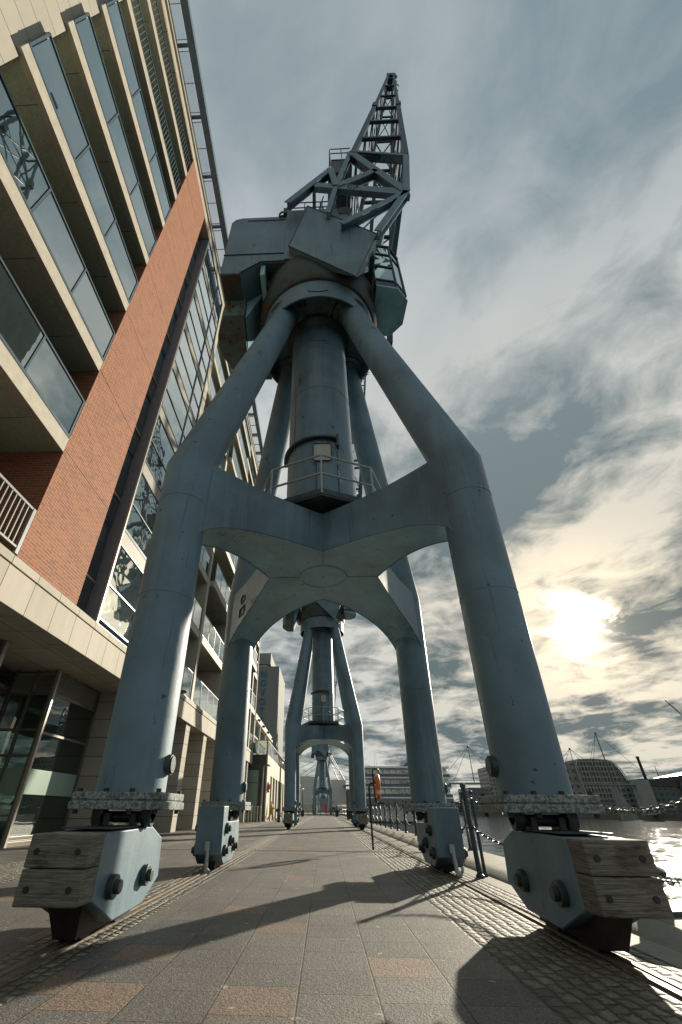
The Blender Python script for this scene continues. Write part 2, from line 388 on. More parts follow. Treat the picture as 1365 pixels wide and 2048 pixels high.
        if bevel:
            b = o.modifiers.new('bevel', 'BEVEL'); b.width = bevel; b.segments = 2; b.limit_method = 'ANGLE'; b.angle_limit = R(40)
        return o

def thing(name, label, cat, loc=(0, 0, 0), group=None):
    o = bpy.data.objects.new(name, None); COL.objects.link(o); o.location = loc; o.empty_display_size = .3
    o['_o'] = tuple(loc); o['label'] = label; o['category'] = cat
    if group: o['group'] = group
    return o
def tag(o, label, cat, group=None):
    o['label'] = label; o['category'] = cat
    if group: o['group'] = group
    return o
def struct(o): o['kind'] = 'structure'; return o
KIDS = {}
def kids(o): return [c for c in S.objects if c.parent == o]
def copy_tree(o, parent=None):
    c = o.copy(); COL.objects.link(c)
    if parent is not None: c.parent = parent
    for ch in kids(o): copy_tree(ch, c)
    return c

# ------------------------------------------------------------------ ground, quay, water
def sheet(name, x0, x1, y0, y1, z, m, nx=1, ny=1):
    b = MB(); b.quad((x0, y0, z), (x1, y0, z), (x1, y1, z), (x0, y1, z)); return struct(b.build(name, m, smooth=False))
b = MB(); b.box(-400, 2.72, -40, 205, -4, 0); b.box(-400, 26, 205, 900, -4, -.004)
struct(b.build('quayside_ground', 'concrete', smooth=False))
b = MB(); b.box(162, 900, -300, 1500, -4, .3); b.box(26, 162, 640, 1500, -4, .3)
struct(b.build('far_bank_ground', 'concrete', smooth=False))
def water():
    def prog(a, b, s0, k):
        o_ = [a]; st = s0
        while o_[-1] < b: o_.append(o_[-1] + st); st *= k
        return o_
    xs = prog(3.0, 1600, .16, 1.018); ysn = prog(-3, 1500, .18, 1.0145)
    xs = [-40] + xs; ysn = [-300, -60] + ysn
    rnd = random.Random(3); wv = []
    for i in range(34):
        lam = math.exp(rnd.uniform(math.log(.55), math.log(5.0))); a = rnd.gauss(-.6, .9); wv.append((math.cos(a) * 2 * PI / lam, math.sin(a) * 2 * PI / lam, rnd.uniform(0, 6.28), .0048 * lam ** .8, lam))
    vs = []
    for j, y in enumerate(ysn):
        dy = (ysn[j] - ysn[j - 1]) if j > 2 else .2
        for i, x in enumerate(xs):
            dx = (xs[i] - xs[i - 1]) if i > 1 else .2; dm = max(dx, dy) * 2.6
            z = -1.8
            for kx, ky, ph, am, lam in wv:
                if lam > dm: z += am * math.sin(kx * x + ky * y + ph)
            vs.append((x, y, z))
    n = len(xs); fs = [(j * n + i, j * n + i + 1, (j + 1) * n + i + 1, (j + 1) * n + i) for j in range(len(ysn) - 1) for i in range(n - 1)]
    b = MB(); b.v = vs; b.f = fs; o = b.build('dock_water', 'water'); struct(o)
water()
b = MB()
b.prism([(2.72, -4), (3.86, -4), (3.86, .07), (3.82, .10), (2.98, .10), (2.86, .085), (2.76, .03), (2.72, .004)], 'y', -20, 205)
struct(b.build('quay_edge', 'coping'))
sheet('promenade_paving', -4.6, 1.22, -12, 205, .004, 'paving')
sheet('quayside_setts', 1.22, 2.45, -12, 205, .005, 'setts')
sheet('quay_stone_strip', 2.45, 2.73, -12, 205, .006, 'coping')
sheet('left_rail_setts', -2.34, -1.76, -12, 205, .008, 'setts2')
sheet('cobble_margin', -6.2, -4.6, -12, 46, .006, 'setts2')
sheet('building_pavement', -8.6, -6.2, -12, 46, .007, 'stonex')
for nm, x in (('left', -2.015), ('right', 2.12)):
    b = MB()
    b.box(x - .075, x - .028, -12, 205, .002, .022); b.box(x + .022, x + .055, -12, 205, .002, .018); b.box(x - .028, x + .022, -12, 205, .001, .0095)
    struct(b.build('crane_rail_' + nm, 'railsteel', smooth=False))
b = MB(); b.box(-6.2, 2.7, 13.72, 13.80, .004, .012); b.box(-6.2, 2.7, 13.93, 13.98, .004, .012)
struct(b.build('drain_channel', 'alu', smooth=False))
b = MB(); b.box(-6.2, 2.7, 13.80, 13.93, .004, .009); struct(b.build('drain_grating', 'black', smooth=False))

# ------------------------------------------------------------------ crane (local frame: origin on the ground at its centre)
AX, AY, X0, Y0 = 2.069, 2.534, .054, 7.565
def make_crane():
    T = thing('dock_crane', 'huge grey-blue dock crane nearest the viewer, its four legs straddling the paving', 'crane', (X0, Y0, 0), 'disused dock cranes standing in a row along the quay')
    loc = V((X0, Y0, 0))
    def L(x, y, z): return (x + X0, y + Y0, z)
    # legs
    for sx in (-1, 1):
        for sy in (-1, 1):
            b = MB()
            b.miter([L(sx * 2.06, sy * AY, 1.04), L(sx * 2.14, sy * 2.56, 5.45), L(sx * .89, sy * .90, 13.1)], [.345, .36, .335], 40)
            leg = b.build('leg', 'paint', T)
            w = MB()
            for zz, rr in ((5.42, .363), ):
                pass
            w.torus(L(sx * 2.127, sy * 2.555, 4.75), .357, .007, n=40, m=6); w.torus(L(sx * 2.10, sy * 2.545, 3.2), .353, .005, n=40, m=6)
            w.build('weld_seam', 'paint', leg)
            # small round inspection hatch on the inner side of the foot
            h = MB(); q = 1 if (sx < 0 or sy > 0) else -1; cx = sx * 2.06
            h.tube(L(cx + q * .28, sy * AY, 1.30), L(cx + q * .385, sy * AY, 1.30), .10, .10, 24); h.tube(L(cx + q * .385, sy * AY, 1.30), L(cx + q * .40, sy * AY, 1.30), .085, .085, 24)
            h.build('inspection_hatch', 'steel', leg, .01)
            # flange pair with bolts
            f = MB(); x = sx * 2.045; y = sy * AY
            f.box(x - .44 + X0, x + .44 + X0, y + Y0 - .38, y + Y0 + .38, .975, 1.04)
            f.box(x - .45 + X0, x + .45 + X0, y + Y0 - .39, y + Y0 + .39, .895, .962)
            f.box(x - .43 + X0, x + .43 + X0, y + Y0 - .37, y + Y0 + .37, .955, .982)
            fl = f.build('leg_flange', 'peel', leg, .008)
            for i, j in [(i, j) for i in (-.39, -.13, .13, .39) for j in (-.34, .34)]:
                q = MB(); q.tube(L(x + i, y + j, .86), L(x + i, y + j, 1.07), .024, .024, 6); q.build('flange_bolt', 'black', fl)
    # arched cross beams: four tapering arms
    N = 16
    front = [(0, -1.0), (0, 1.06)]; side = [(-1.10, 0.0), (1.10, 0.0)]
    for sx in (-1, 1):
        for sy in (-1, 1):
            lx, ly = sx * 2.12, sy * 2.56; d = V((lx, ly, 0)).normalized(); pr = V((-d.y, d.x, 0))
            e0 = V((lx, ly, 0)) + pr * .33; e1 = V((lx, ly, 0)) - pr * .33
            A = V((0, -1.0 if sy < 0 else 1.06, 0)); B = V((sx * 1.10, .02, 0))
            if (e0 - A).length > (e1 - A).length: e0, e1 = e1, e0
            b = MB(); ring = []
            for i in range(N + 1):
                t = i / N; tt = t
                zb = 3.92 + .95 * math.sqrt(max(0, 1 - (1 - tt) ** 2)); zt = 5.55 + .17 * t
                pa = e0.lerp(A, t); pb = e1.lerp(B, t)
                # walls bow in slightly towards the middle of the arm
                bow = -.10 * math.sin(PI * t); mid = (pa + pb) / 2
                pa = pa + (pa - mid).normalized() * bow; pb = pb + (pb - mid).normalized() * bow
                ring += [L(pa.x, pa.y, zb), L(pb.x, pb.y, zb), L(pb.x, pb.y, zt), L(pa.x, pa.y, zt)]
            side_f = []; bot_f = []
            for i in range(N):
                o = 4 * i
                side_f += [(o, o + 4, o + 7, o + 3), (o + 1, o + 2, o + 6, o + 5), (o + 3, o + 7, o + 6, o + 2)]; bot_f.append((o, o + 1, o + 5, o + 4))
            b.add(ring, side_f)
            o = 4 * N; b.add([ring[o + 3], ring[o + 2], L(0, 0, 5.72)], [(0, 1, 2)])
            arm = b.build('arched_cross_beam', 'paint', T)
            u = MB(); u.add(ring, bot_f); u.add([ring[o], ring[o + 1], L(0, 0, 4.87)], [(0, 1, 2)])
            u.build('beam_underside', 'under', arm)
            e = MB()  # thin lip along the lower edges
            e.path([ring[4 * i] for i in range(N + 1)], .012, 6); e.path([ring[4 * i + 1] for i in range(N + 1)], .012, 6)
            e.build('beam_lip', 'paint', arm)
    b = MB(); b.torus(L(0.0, 0, 4.865), .46, .02, n=40, m=6); b.disc(L(0, 0, 4.862), .45, flip=True); b.ball(L(0, 0, 4.86), .03)
    b.build('access_cover', 'under', T)
    b = MB()
    for p in ((0, -1.0), (0, 1.06), (-1.1, .02), (1.1, .02)):
        q = V(p).normalized() * .47; b.path([L(p[0], p[1], 4.866), L(q.x, q.y, 4.866)], .012, 6)
    b.build('underside_seams', 'under', T)
    # oval and square plates on the left face of the rear left beam
    pa = V((-2.38, 2.35, 0)); pb = V((-1.10, .02, 0)); dd = (pb - pa).normalized(); nn = V((-dd.y, dd.x, 0)) if V((-dd.y, dd.x, 0)).x < 0 else V((dd.y, -dd.x, 0))
    base = pa.lerp(pb, .42) + nn * .03
    for zc, kind in ((5.02, 0), (4.72, 1)):
        b = MB(); c_ = base + V((0, 0, zc))
        if kind == 0: ring = [c_ + dd * (.14 * math.cos(a * PI / 10)) + V((0, 0, .11 * math.sin(a * PI / 10))) for a in range(20)]
        else: ring = [c_ + dd * u_ + V((0, 0, v_)) for u_, v_ in ((-.17, -.10), (.17, -.10), (.17, .10), (-.17, .10))]
        b.path([L(*q) for q in ring], .016, 6, closed=True); n_ = len(b.v); b.add([L(*(q - nn * .008)) for q in ring], [tuple(range(len(ring)))])
        b.build('maker_plate', 'steel', T)
    # centre column with door
    b = MB(); b.lathe([(.80, 5.6), (.80, 7.95), (.785, 7.95), (.785, 13.2)], L(0, 0, 0), 64); col = b.build('centre_column', 'paint', T)
    b = MB()
    for z in (9.9, 11.6): b.torus(L(0, 0, z), .787, .006, n=56, m=6)
    b.path([L(.1, -.785, 9.9), L(.1, -.785, 12.9)], .006, 5); b.path([L(-.62, -.49, 8.1), L(-.62, -.49, 9.9)], .006, 5)
    b.path([L(-.25 + .5 * i / 8, -math.sqrt(.795 ** 2 - (-.25 + .5 * i / 8) ** 2), 11.95 - .05 * math.sin(PI * i / 8)) for i in range(9)], .012, 5)
    b.build('weld_seam', 'paint', col)
    b = MB(); b.lathe([(.79, 7.98), (.90, 7.98), (.90, 8.03), (.86, 8.05), (.79, 8.10)], L(0, 0, 0), 40, R(172), R(296)); b.box(X0 + .36, X0 + .41, Y0 - .84, Y0 - .70, 7.75, 8.09)
    b.build('drip_collar', 'steel', col)
    b = MB()
    b.lathe([(.795, 5.9), (.835, 5.9), (.835, 7.93), (.795, 7.93)], L(0, 0, 0), 14, R(262), R(297))
    b.lathe([(.835, 7.90), (.845, 7.90), (.845, 5.92), (.835, 5.92)], L(0, 0, 0), 3, R(262), R(264))
    dr = b.build('door', 'paint', col)
    b = MB(); pts = [(math.cos(a) * .842, math.sin(a) * .842, z) for a, z in ((R(263), 5.95), (R(263), 7.90), (R(272), 7.90), (R(280), 7.90), (R(288), 7.90), (R(296), 7.90), (R(296), 5.95))]; b.path([L(*q) for q in pts], .012, 6); b.build('door_edge_strip', 'steel', dr)
    def rrect(cx, cz, w, h, r, k=5):
        pts = []
        for qx, qz, a0 in ((1, 1, 0), (-1, 1, 90), (-1, -1, 180), (1, -1, 270)):
            for i in range(k + 1):
                a = R(a0 + 90 * i / k); pts.append((cx + qx * (w / 2 - r) + r * math.cos(a), cz + qz * (h / 2 - r) + r * math.sin(a)))
        return pts
    b = MB(); pts = rrect(.03, 7.53, .40, .52, .06); b.path([L(x, -.856, z) for x, z in pts], .014, 6, closed=True); b.build('door_window_frame', 'steel', dr)
    b = MB(); b.prism([(x + X0, z) for x, z in pts], 'y', Y0 - .852, Y0 - .80); b.build('door_window', 'alu', dr)
    b = MB(); b.path([L(.36, -.80, 7.0), L(.37, -.86, 6.95), L(.38, -.86, 6.75), L(.43, -.84, 6.60)], .014, 6); b.tube(L(.36, -.80, 7.2), L(.36, -.87, 7.2), .02, .02, 8); b.build('door_handle', 'rail_paint', dr)
    # octagonal platform and railing
    Rp = 1.45; oct_ = [(Rp * math.cos(R(-90 + 45 * i)), Rp * math.sin(R(-90 + 45 * i))) for i in range(8)]
    b = MB(); b.prism([(x + X0, y + Y0) for x, y in oct_], 'z', 5.83, 5.90)
    for i in range(8):
        x, y = oct_[i]; x2, y2 = oct_[(i + 1) % 8]; b.beam(L(x, y, 5.93), L(x2, y2, 5.93), .02, .12)
    pf = b.build('access_platform', 'steel', T)
    b = MB()
    for z in (6.38, 6.86): b.path([L(x, y, z) for x, y in oct_], .024, 8, closed=True)
    for x, y in oct_: b.beam(L(x, y, 5.88), L(x, y, 6.86), .035, .05)
    b.build('platform_railing', 'rail_paint', pf)
    # slewing ring and drum
    b = MB(); b.lathe([(1.66, 13.05), (1.66, 12.50), (1.70, 12.50), (1.70, 13.32), (1.62, 13.32)], L(0, 0, 0), 96); rg = b.build('slewing_ring', 'paint', T)
    b = MB(); b.disc(L(0, 0, 13.05), 1.665, 64, True)
    for i in range(8):
        a = R(45 * i + 20); b.beam(L(.8 * math.cos(a), .8 * math.sin(a), 12.98), L(1.64 * math.cos(a), 1.64 * math.sin(a), 12.98), .03, .12)
    b.build('ring_underplate', 'rusty', rg)
    for sx in (-1, 1):
        for sy in (-1, 1):
            b = MB(); b.lathe([(.33, 12.93), (.47, 12.93), (.47, 13.02)], L(sx * .90, sy * .91, 0), 28)
            for k in range(14):
                a = 2 * PI * k / 14; b.tube(L(sx * .90 + .42 * math.cos(a), sy * .91 + .42 * math.sin(a), 12.86), L(sx * .90 + .42 * math.cos(a), sy * .91 + .42 * math.sin(a), 12.94), .018, .018, 6)
            b.build('leg_top_collar', 'rusty', rg)
    b = MB(); b.lathe([(.79, 12.7), (.93, 12.85), (.93, 13.04)], L(0, 0, 0), 40); b.build('column_collar', 'steel', rg)
    b = MB(); b.lathe([(1.60, 13.325), (1.76, 13.36), (1.84, 13.5), (1.90, 14.55)], L(0, 0, 0), 96); b.build('slewing_drum', 'shade_rust', T)
    b = MB(); b.box(X0 - 2.83, X0 - 2.26, Y0 - 1.64, Y0 + 1.64, 13.955, 13.975); b.box(X0 - 1.66, X0 + 1.7, Y0 - 1.64, Y0 + 1.64, 14.575, 14.595); b.build('house_underside', 'shade_rust', T)  # thin dark sheets deepen the shade under the house by colour
    b = MB(); b.path([L(-.28 + .56 * i / 10, -math.sqrt(1.71 ** 2 - (-.28 + .56 * i / 10) ** 2), 12.80 - .10 * math.sin(PI * i / 10)) for i in range(11)], .01, 5); b.build('raised_marking', 'steel', rg)
    # machinery house
    HY = 1.67
    poly = [(-2.86, 13.98), (-2.25, 13.98), (-1.68, 14.60), (1.72, 14.60), (1.72, 15.6), (1.05, 17.85), (-2.52, 17.85), (-2.74, 17.75), (-2.86, 17.5)]
    b = MB(); b.prism([(x + X0, z) for x, z in poly], 'y', Y0 - HY, Y0 + HY); ho = b.build('machinery_house', 'paint', T, .03)
    for sy in (-1, 1):
        b = MB(); y = sy * (HY + .012)
        b.beam(L(-2.86, y, 15.12), L(-.2, y, 15.12), .03, .03); b.beam(L(-.95, y, 15.1), L(-.95, y, 17.8), .03, .025); b.beam(L(-2.3, y, 17.55), L(-1.0, y, 17.55), .02, .02)
        b.beam(L(-2.25, y, 14.0), L(-1.68, y, 14.62), .03, .03); b.beam(L(-1.7, y, 14.62), L(1.7, y, 14.62), .03, .03)
        b.build('panel_joint_strips', 'steel', ho)
    b = MB(); b.box(X0 - 1.0, X0 + .72, Y0 - HY - .06, Y0 + HY + .06, 14.64, 18.15); b.build('winch_house', 'paint', T, .02)
    b = MB()
    for x, y, z, w, d, h in ((-1.2, -.9, 14.15, .35, .5, .45), (-1.35, .5, 14.2, .3, .6, .5), (-.7, -1.35, 14.25, .4, .3, .35), (-2.0, .2, 14.05, .3, 1.8, .5)):
        b.box(x + X0, x + w + X0, y + Y0, y + d + Y0, z, z + h)
    b.tube(L(-1.5, -1.2, 14.3), L(-1.5, 1.2, 14.3), .16, .16, 16); b.build('slewing_gear', 'shade_rust', ho)
    b = MB(); b.box(X0 - 1.12, X0 - .98, Y0 - 1.75, Y0 - 1.45, 17.9, 18.3); b.torus(L(-1.15, -1.6, 18.05), .12, .03, 'z', 16, 6); b.torus(L(-1.15, -1.6, 17.75), .12, .03, 'z', 16, 6); b.build('rope_guide', 'black', ho)
    # counterweight, rounded tail in plan
    cwp = [(-2.18, -.92), (-2.80, -.92)] + [(-2.80 - .34 * math.sin(PI * i / 10), -.92 + 1.90 * i / 10) for i in range(1, 10)] + [(-2.80, .98), (-2.30, .98)]
    b = MB(); b.prism([(x + X0, y + Y0) for x, y in cwp], 'z', 13.1, 14.0)
    cw = b.build('counterweight', 'mottled', T, .03)
    b = MB()
    for x, y in ((-2.62, -.72), (-2.42, -.5), (-2.75, -.1), (-2.50, .55), (-2.42, .8)): b.tube(L(x, y, 13.05), L(x, y, 13.12), .03, .03, 12)
    for x, z in ((-2.55, 13.55), (-2.35, 13.7)): b.tube(L(x, -.96, z), L(x, -.9, z), .03, .03, 12)
    b.build('counterweight_bolts', 'rust', cw)
    b = MB(); b.hexa([L(-2.16, -.8, 13.15), L(-1.7, -.8, 14.5), L(-1.7, 1.0, 14.5), L(-2.28, 1.0, 13.15), L(-2.2, -.8, 14.6), L(-1.5, -.8, 14.6), L(-1.5, 1.0, 14.6), L(-2.3, 1.0, 14.6)])
    b.build('counterweight_bracket', 'under', T)
    b = MB(); b.hexa([L(-1.68, -1.6, 14.0), L(-1.55, -1.6, 14.0), L(-1.55, 1.6, 14.0), L(-1.68, 1.6, 14.0), L(-1.68, -1.6, 14.6), L(-1.55, -1.6, 14.6), L(-1.55, 1.6, 14.6), L(-1.68, 1.6, 14.6)]); b.build('house_cross_beam', 'under', T)
    # tilted winch hood on the near side
    hd = [(-.29, 17.74), (1.82, 15.41), (1.03, 12.89), (-.84, 14.86)]
    b = MB(); fr = [L(x, -1.965, z) for x, z in hd]; bk = [L(-.29, -1.0, 17.74), L(1.82, -1.0, 15.41), L(1.06, -1.90, 12.98), L(-.84, -1.5, 14.86)]
    b.hexa(fr + bk); hood = b.build('winch_hood', 'paint', T, .02)
    b = MB()
    for i in range(4): b.path([fr[i], fr[(i + 1) % 4]], .022, 6)
    b.build('hood_edge_strip', 'steel', hood)
    # driver's cab
    cp = [(1.72, -1.24), (2.36, -1.12), (2.70, -.76), (2.66, -.04), (2.32, .33), (1.72, .36)]
    b = MB(); b.prism([(x + X0, y + Y0) for x, y in cp], 'z', 13.90, 14.18); b.path([L(x, y, 16.55) for x, y in cp], .05, 6, closed=True)
    for i in range(6):
        x, y = cp[i]; x2, y2 = cp[(i + 1) % 6]; b.tube(L(x, y, 14.1), L(x, y, 16.55), .035, .035, 6)
        for z in (14.26, 15.02, 15.95): 
            if i in (0,): b.beam(L(x, y, z if z != 15.02 else 15.12), L(x2, y2, z if z != 15.02 else 15.12), .05, .06)
            elif z != 15.02: b.beam(L(x, y, z), L(x2, y2, z), .04, .05)
    cab = b.build('driver_cab', 'steel', T)
    b = MB(); q = [(x * .985 + .03, y * .985 - .012) for x, y in cp]
    for i in range(5):
        x, y = q[i]; x2, y2 = q[i + 1]; b.quad(L(x, y, 14.2), L(x2, y2, 14.2), L(x2, y2, 16.5), L(x, y, 16.5))
    b.build('cab_windows', 'glasscab', cab, smooth=False)
    b = MB(); b.prism([(x * .99 + .02 + X0, y * .98 + Y0) for x, y in cp], 'z', 16.52, 16.54); b.build('cab_clear_roof', 'glasscab', cab, smooth=False)  # cab roof made of added clear glass so sky brightens the panes
    b = MB(); b.prism([(x * 1.01 + X0, y * 1.01 + Y0) for x, y in cp], 'z', 13.84, 13.895); b.build('cab_floor', 'under', cab)
    b = MB(); b.hexa([L(.9, -.85, 13.6), L(1.74, -.85, 13.9), L(1.74, .35, 13.9), L(.9, .6, 13.6), L(.9, -.85, 14.57), L(1.72, -.85, 14.57), L(1.72, .35, 14.57), L(.9, .6, 14.57)]); b.build('cab_support', 'rusty', T)
    # luffing frame
    P = {'a': (-.94, 17.52), 'b': (-.06, 19.10), 'c': (.53, 20.39), 'd': (.69, 18.75), 'e': (1.35, 22.15), 'f': (3.40, 21.40), 'g': (2.98, 17.98), 'h': (1.78, 15.08), 'i': (.75, 15.7), 'm': (2.17, 20.07), 'n': (.35, 16.6), 'k': (.60, 18.8)}
    fw = {}
    for sy, mt in ((-1, 'paint'), (1, 'paint')):
        y = sy * 2.06
        b = MB()
        def mem(p, q, w=.20, h=.22): b.hbeam(L(P[p][0], y, P[p][1]), L(P[q][0], y, P[q][1]), w, h, (0, 1, 0))
        mem('a', 'c', .22, .20); mem('c', 'd', .22, .26); mem('d', 'e', .16, .20); mem('e', 'g', .30, .22); mem('e', 'f', .16, .26)
        mem('f', 'g', .22, .26); mem('g', 'h', .22, .22); mem('g', 'i', .22, .22); mem('d', 'm', .26, .22); mem('d', 'n', .16, .18)
        b.beam(L(P['b'][0], y - sy * -.0, P['b'][1]), L(P['g'][0], y, P['g'][1]), .30, .34, (0, 1, 0)) if False else None
        b.hexa([L(P['b'][0], y - .09, 18.85), L(3.08, y - .09, 17.72), L(3.08, y + .09, 17.72), L(P['b'][0], y + .09, 18.85), L(P['b'][0], y - .09, 19.22), L(3.08, y - .09, 18.25), L(3.08, y + .09, 18.25), L(P['b'][0], y + .09, 19.22)])
        fr_ = b.build('luffing_frame_side', mt, T, .0)
        if sy < 0:
            k = MB()
            for i in range(10):
                a = 2 * PI * i / 10; k.tube(L(1.25 + .16 * math.cos(a), y - .10, 18.62 + .13 * math.sin(a)), L(1.25 + .16 * math.cos(a), y - .12, 18.62 + .13 * math.sin(a)), .022, .022, 6)
            k.build('beam_rivets', 'black', fr_)
    for p, w in (('c', .14), ('e', .2), ('f', .2), ('b', .12), ('m', .12)):
        b = MB(); b.hbeam(L(P[p][0], -2.0, P[p][1]), L(P[p][0], 2.0, P[p][1]), w, w * 1.2, (0, 0, 1)); b.build('frame_cross_beam', 'paint', T)
    b = MB(); b.hexa([L(.55, -1.0, 16.8), L(2.2, -1.0, 17.1), L(2.2, 1.0, 17.1), L(.55, 1.0, 16.8), L(.55, -1.0, 18.25), L(2.4, -1.0, 18.0), L(2.4, 1.0, 18.0), L(.55, 1.0, 18.25)]); b.build('winch_bed', 'rusty', T)
    b = MB(); b.tube(L(1.35, -1.1, 17.3), L(1.35, 1.1, 17.3), .38, .38, 24); b.tube(L(1.1, -.9, 20.4), L(1.1, .9, 20.4), .3, .3, 20)
    for y in (-1.1, 1.1, -.9, .9): b.tube(L(1.35, y - .03, 17.3), L(1.35, y + .03, 17.3), .5, .5, 24)
    b.build('winch_drum', 'steel', T)
    # handrails round the house roof
    b = MB()
    for z in (18.7, 19.15): b.path([L(-.95, -1.6, z), L(.7, -1.6, z)], .02, 6); b.path([L(-.95, 1.6, z), L(.7, 1.6, z)], .02, 6); b.path([L(-.95, -1.6, z), L(-.95, 1.6, z)], .02, 6)
    for x in (-.95, -.4, .15, .7):
        for y in (-1.6, 1.6): b.path([L(x, y, 18.1), L(x, y, 19.15)], .02, 6)
    b.path([L(-.1, -1.2, 18.2), L(.3, -1.2, 20.9)], .025, 6); b.path([L(-.1, -.85, 18.2), L(.3, -.85, 20.9)], .025, 6)
    for i in range(9): b.path([L(-.1 + .4 * i / 9, -1.2, 18.2 + .3 * i), L(-.1 + .4 * i / 9, -.85, 18.2 + .3 * i)], .015, 5)
    b.build('roof_handrail', 'steel', T)
    # top platform
    b = MB(); b.box(.66 + X0, 1.45 + X0, -1.62 + Y0, .8 + Y0, 23.4, 23.46)
    b.hexa([L(.72, -1.55, 22.2), L(1.4, -1.55, 22.2), L(1.4, .6, 22.2), L(.72, .6, 22.2), L(.68, -1.6, 23.4), L(1.45, -1.6, 23.4), L(1.45, .8, 23.4), L(.68, .8, 23.4)])
    pl = b.build('masthead_platform', 'steel', T)
    b = MB()
    for z in (23.95, 24.5): b.path([L(1.5, -1.68, z), L(.66, -1.68, z), L(.62, -1.64, z), L(.62, .8, z), L(1.5, .8, z)], .022, 6)
    for x, y in ((.62, -1.66), (1.1, -1.68), (.62, -.4), (.62, .8)): b.path([L(x, y, 22.6), L(x, y, 24.5)], .02, 6)
    b.build('platform_railing', 'steel', pl)
    b = MB(); b.path([L(1.55, -1.3, 18.2), L(1.55, -1.3, 22.2)], .035, 8); b.path([L(1.1, -.3, 18.2), L(1.1, -.3, 23.4)], .05, 8); b.build('service_pipes', 'rail_paint', T)
    # jib
    def Lx(z): 
        t = [(14.8, 1.45), (22.2, 1.35), (32.7, 3.29), (42., 4.76), (46.2, 5.6)]
        for (z0, a), (z1, c) in zip(t, t[1:]):
            if z <= z1: return a + (c - a) * (z - z0) / (z1 - z0)
        return t[-1][1]
    def Rx(z): return 3.39 + .1 * (z - 21.3)
    def W(z): return 2.1 - (z - 21.5) * 1.8 / 24.5
    def ch(z, s, sy): return L((Lx(z) if s < 0 else Rx(z)), sy * W(z), z)
    lev = [21.8, 24.9, 28.5, 32.2, 36.2, 40.2, 43.6, 45.5]
    b = MB()
    for s in (-1, 1):
        for sy in (-1, 1):
            b.beam(ch(21.6, s, sy), ch(33, s, sy), .20, .20, (0, 1, 0)); b.beam(ch(32.6, s, sy), ch(45.6, s, sy), .15, .15, (0, 1, 0))
            b.beam(ch(32.3, s, sy), ch(33.2, s, sy), .27, .27, (0, 1, 0))
    b.beam(L(3.36, 2.06, 21.4), L(2.62, 1.5, 15.2), .2, .2, (0, 1, 0)); b.beam(L(3.36, -2.06, 21.4), L(2.42, -.9, 16.55), .10, .10, (0, 1, 0))
    b.beam(L(3.1, 1.2, 19.5), L(2.55, .6, 15.0), .1, .1, (0, 1, 0))
    jib = b.build('jib', 'jibpaint', T)
    for i, z in enumerate(lev):
        t = .13 if z < 33 else .09
        b = MB()
        for sy in (-1, 1): b.beam(ch(z, -1, sy), ch(z, 1, sy), t, t * 1.3)
        for s in (-1, 1): b.beam(ch(z, s, -1), ch(z, s, 1), t * .45, t * .5)
        b.build('jib_cross_member', 'jibpaint', jib)
    b = MB()
    for i in range(len(lev) - 1):
        z0, z1 = lev[i], lev[i + 1]; t = .058 if z0 < 33 else .04
        for s in (-1, 1):
            b.beam(ch(z0, s, -1), ch(z1, s, 1), t, t); b.beam(ch(z0, s, 1), ch(z1, s, -1), t, t)
        if i > 1:
            b.beam(ch(z0, -1, 1), ch(z1, 1, 1), t, t); b.beam(ch(z0, 1, 1), ch(z1, -1, 1), t, t)
        else:
            b.beam(ch(z0, -1, 1), ch(z1, 1, 1), t, t)
    b.build('jib_bracing', 'jibpaint', jib)
    b = MB(); b.box(5.35 + X0, 5.95 + X0, Y0 - .42, Y0 + .42, 45.2, 45.8)
    for y in (-.25, 0, .25): b.tube(L(5.75, y - .05, 45.5), L(5.75, y + .05, 45.5), .36, .36, 20)
    b.beam(L(5.9, .3, 45.6), L(6.3, .5, 45.7), .06, .06); b.beam(L(5.9, .0, 45.6), L(6.3, .25, 45.7), .06, .06)
    b.build('jib_head', 'jibpaint', jib)
    # bogies
    def bogie(sx, sy):
        x = sx * 2.085; xa, xb = x - .235 + X0, x + .235 + X0
        if sy < 0:
            poly = [(-3.42, .735), (-2.30, .755), (-1.93, .64), (-1.86, .30), (-2.25, .13), (-2.92, .11), (-3.42, .30)]
            b = MB(); b.prism([(p[0] + Y0, p[1]) for p in poly], 'x', xa, xb); bg = b.build('bogie', 'paint', T, .012)
            b = MB(); b.box(xa - .004, xb + .004, -3.66 + Y0, -3.42 + Y0, .525, .735); b.box(xa - .004, xb + .004, -3.66 + Y0, -3.42 + Y0, .30, .518)
            bf = b.build('timber_buffer', 'wood', bg, .010)
            for dx, z in ((-.165, .625), (.155, .625), (-.165, .40), (.155, .40)):
                b = MB(); b.tube(L(x + dx, -3.668, z), L(x + dx, -3.60, z), .022, .022, 12); b.build('buffer_bolt', 'black', bf)
            ax = [(-3.12, .36), (-2.36, .36)]; wy = [(-3.0), (-2.35)]
            b = MB(); b.box(xa + .02, xb - .02, -3.3 + Y0, -2.3 + Y0, .756, .765)
            b.build('bogie_top_plate', 'steel', bg)
        else:
            poly = [(1.36, .96), (1.80, .965), (1.85, .72), (3.05, .72), (3.15, .40), (2.55, .10), (1.72, .10), (1.42, .25)]
            b = MB(); b.prism([(p[0] + Y0, p[1]) for p in poly], 'x', xa, xb); bg = b.build('bogie', 'paint', T, .012)
            ax = [(1.70, .62), (1.62, .30), (2.15, .42), (2.55, .32)]; wy = [1.9, 2.7]
            b = MB(); b.tube(L(x + .02, 1.33, .36), L(x + .03, 1.30, .06), .028, .034, 8); b.beam(L(x - .03, 1.335, .38), L(x + .05, 1.335, .38), .05, .12); b.tube(L(x + .03, 1.30, .06), L(x + .07, 1.26, .02), .04, .05, 8)
            b.build('rail_clamp', 'rail_paint', bg)
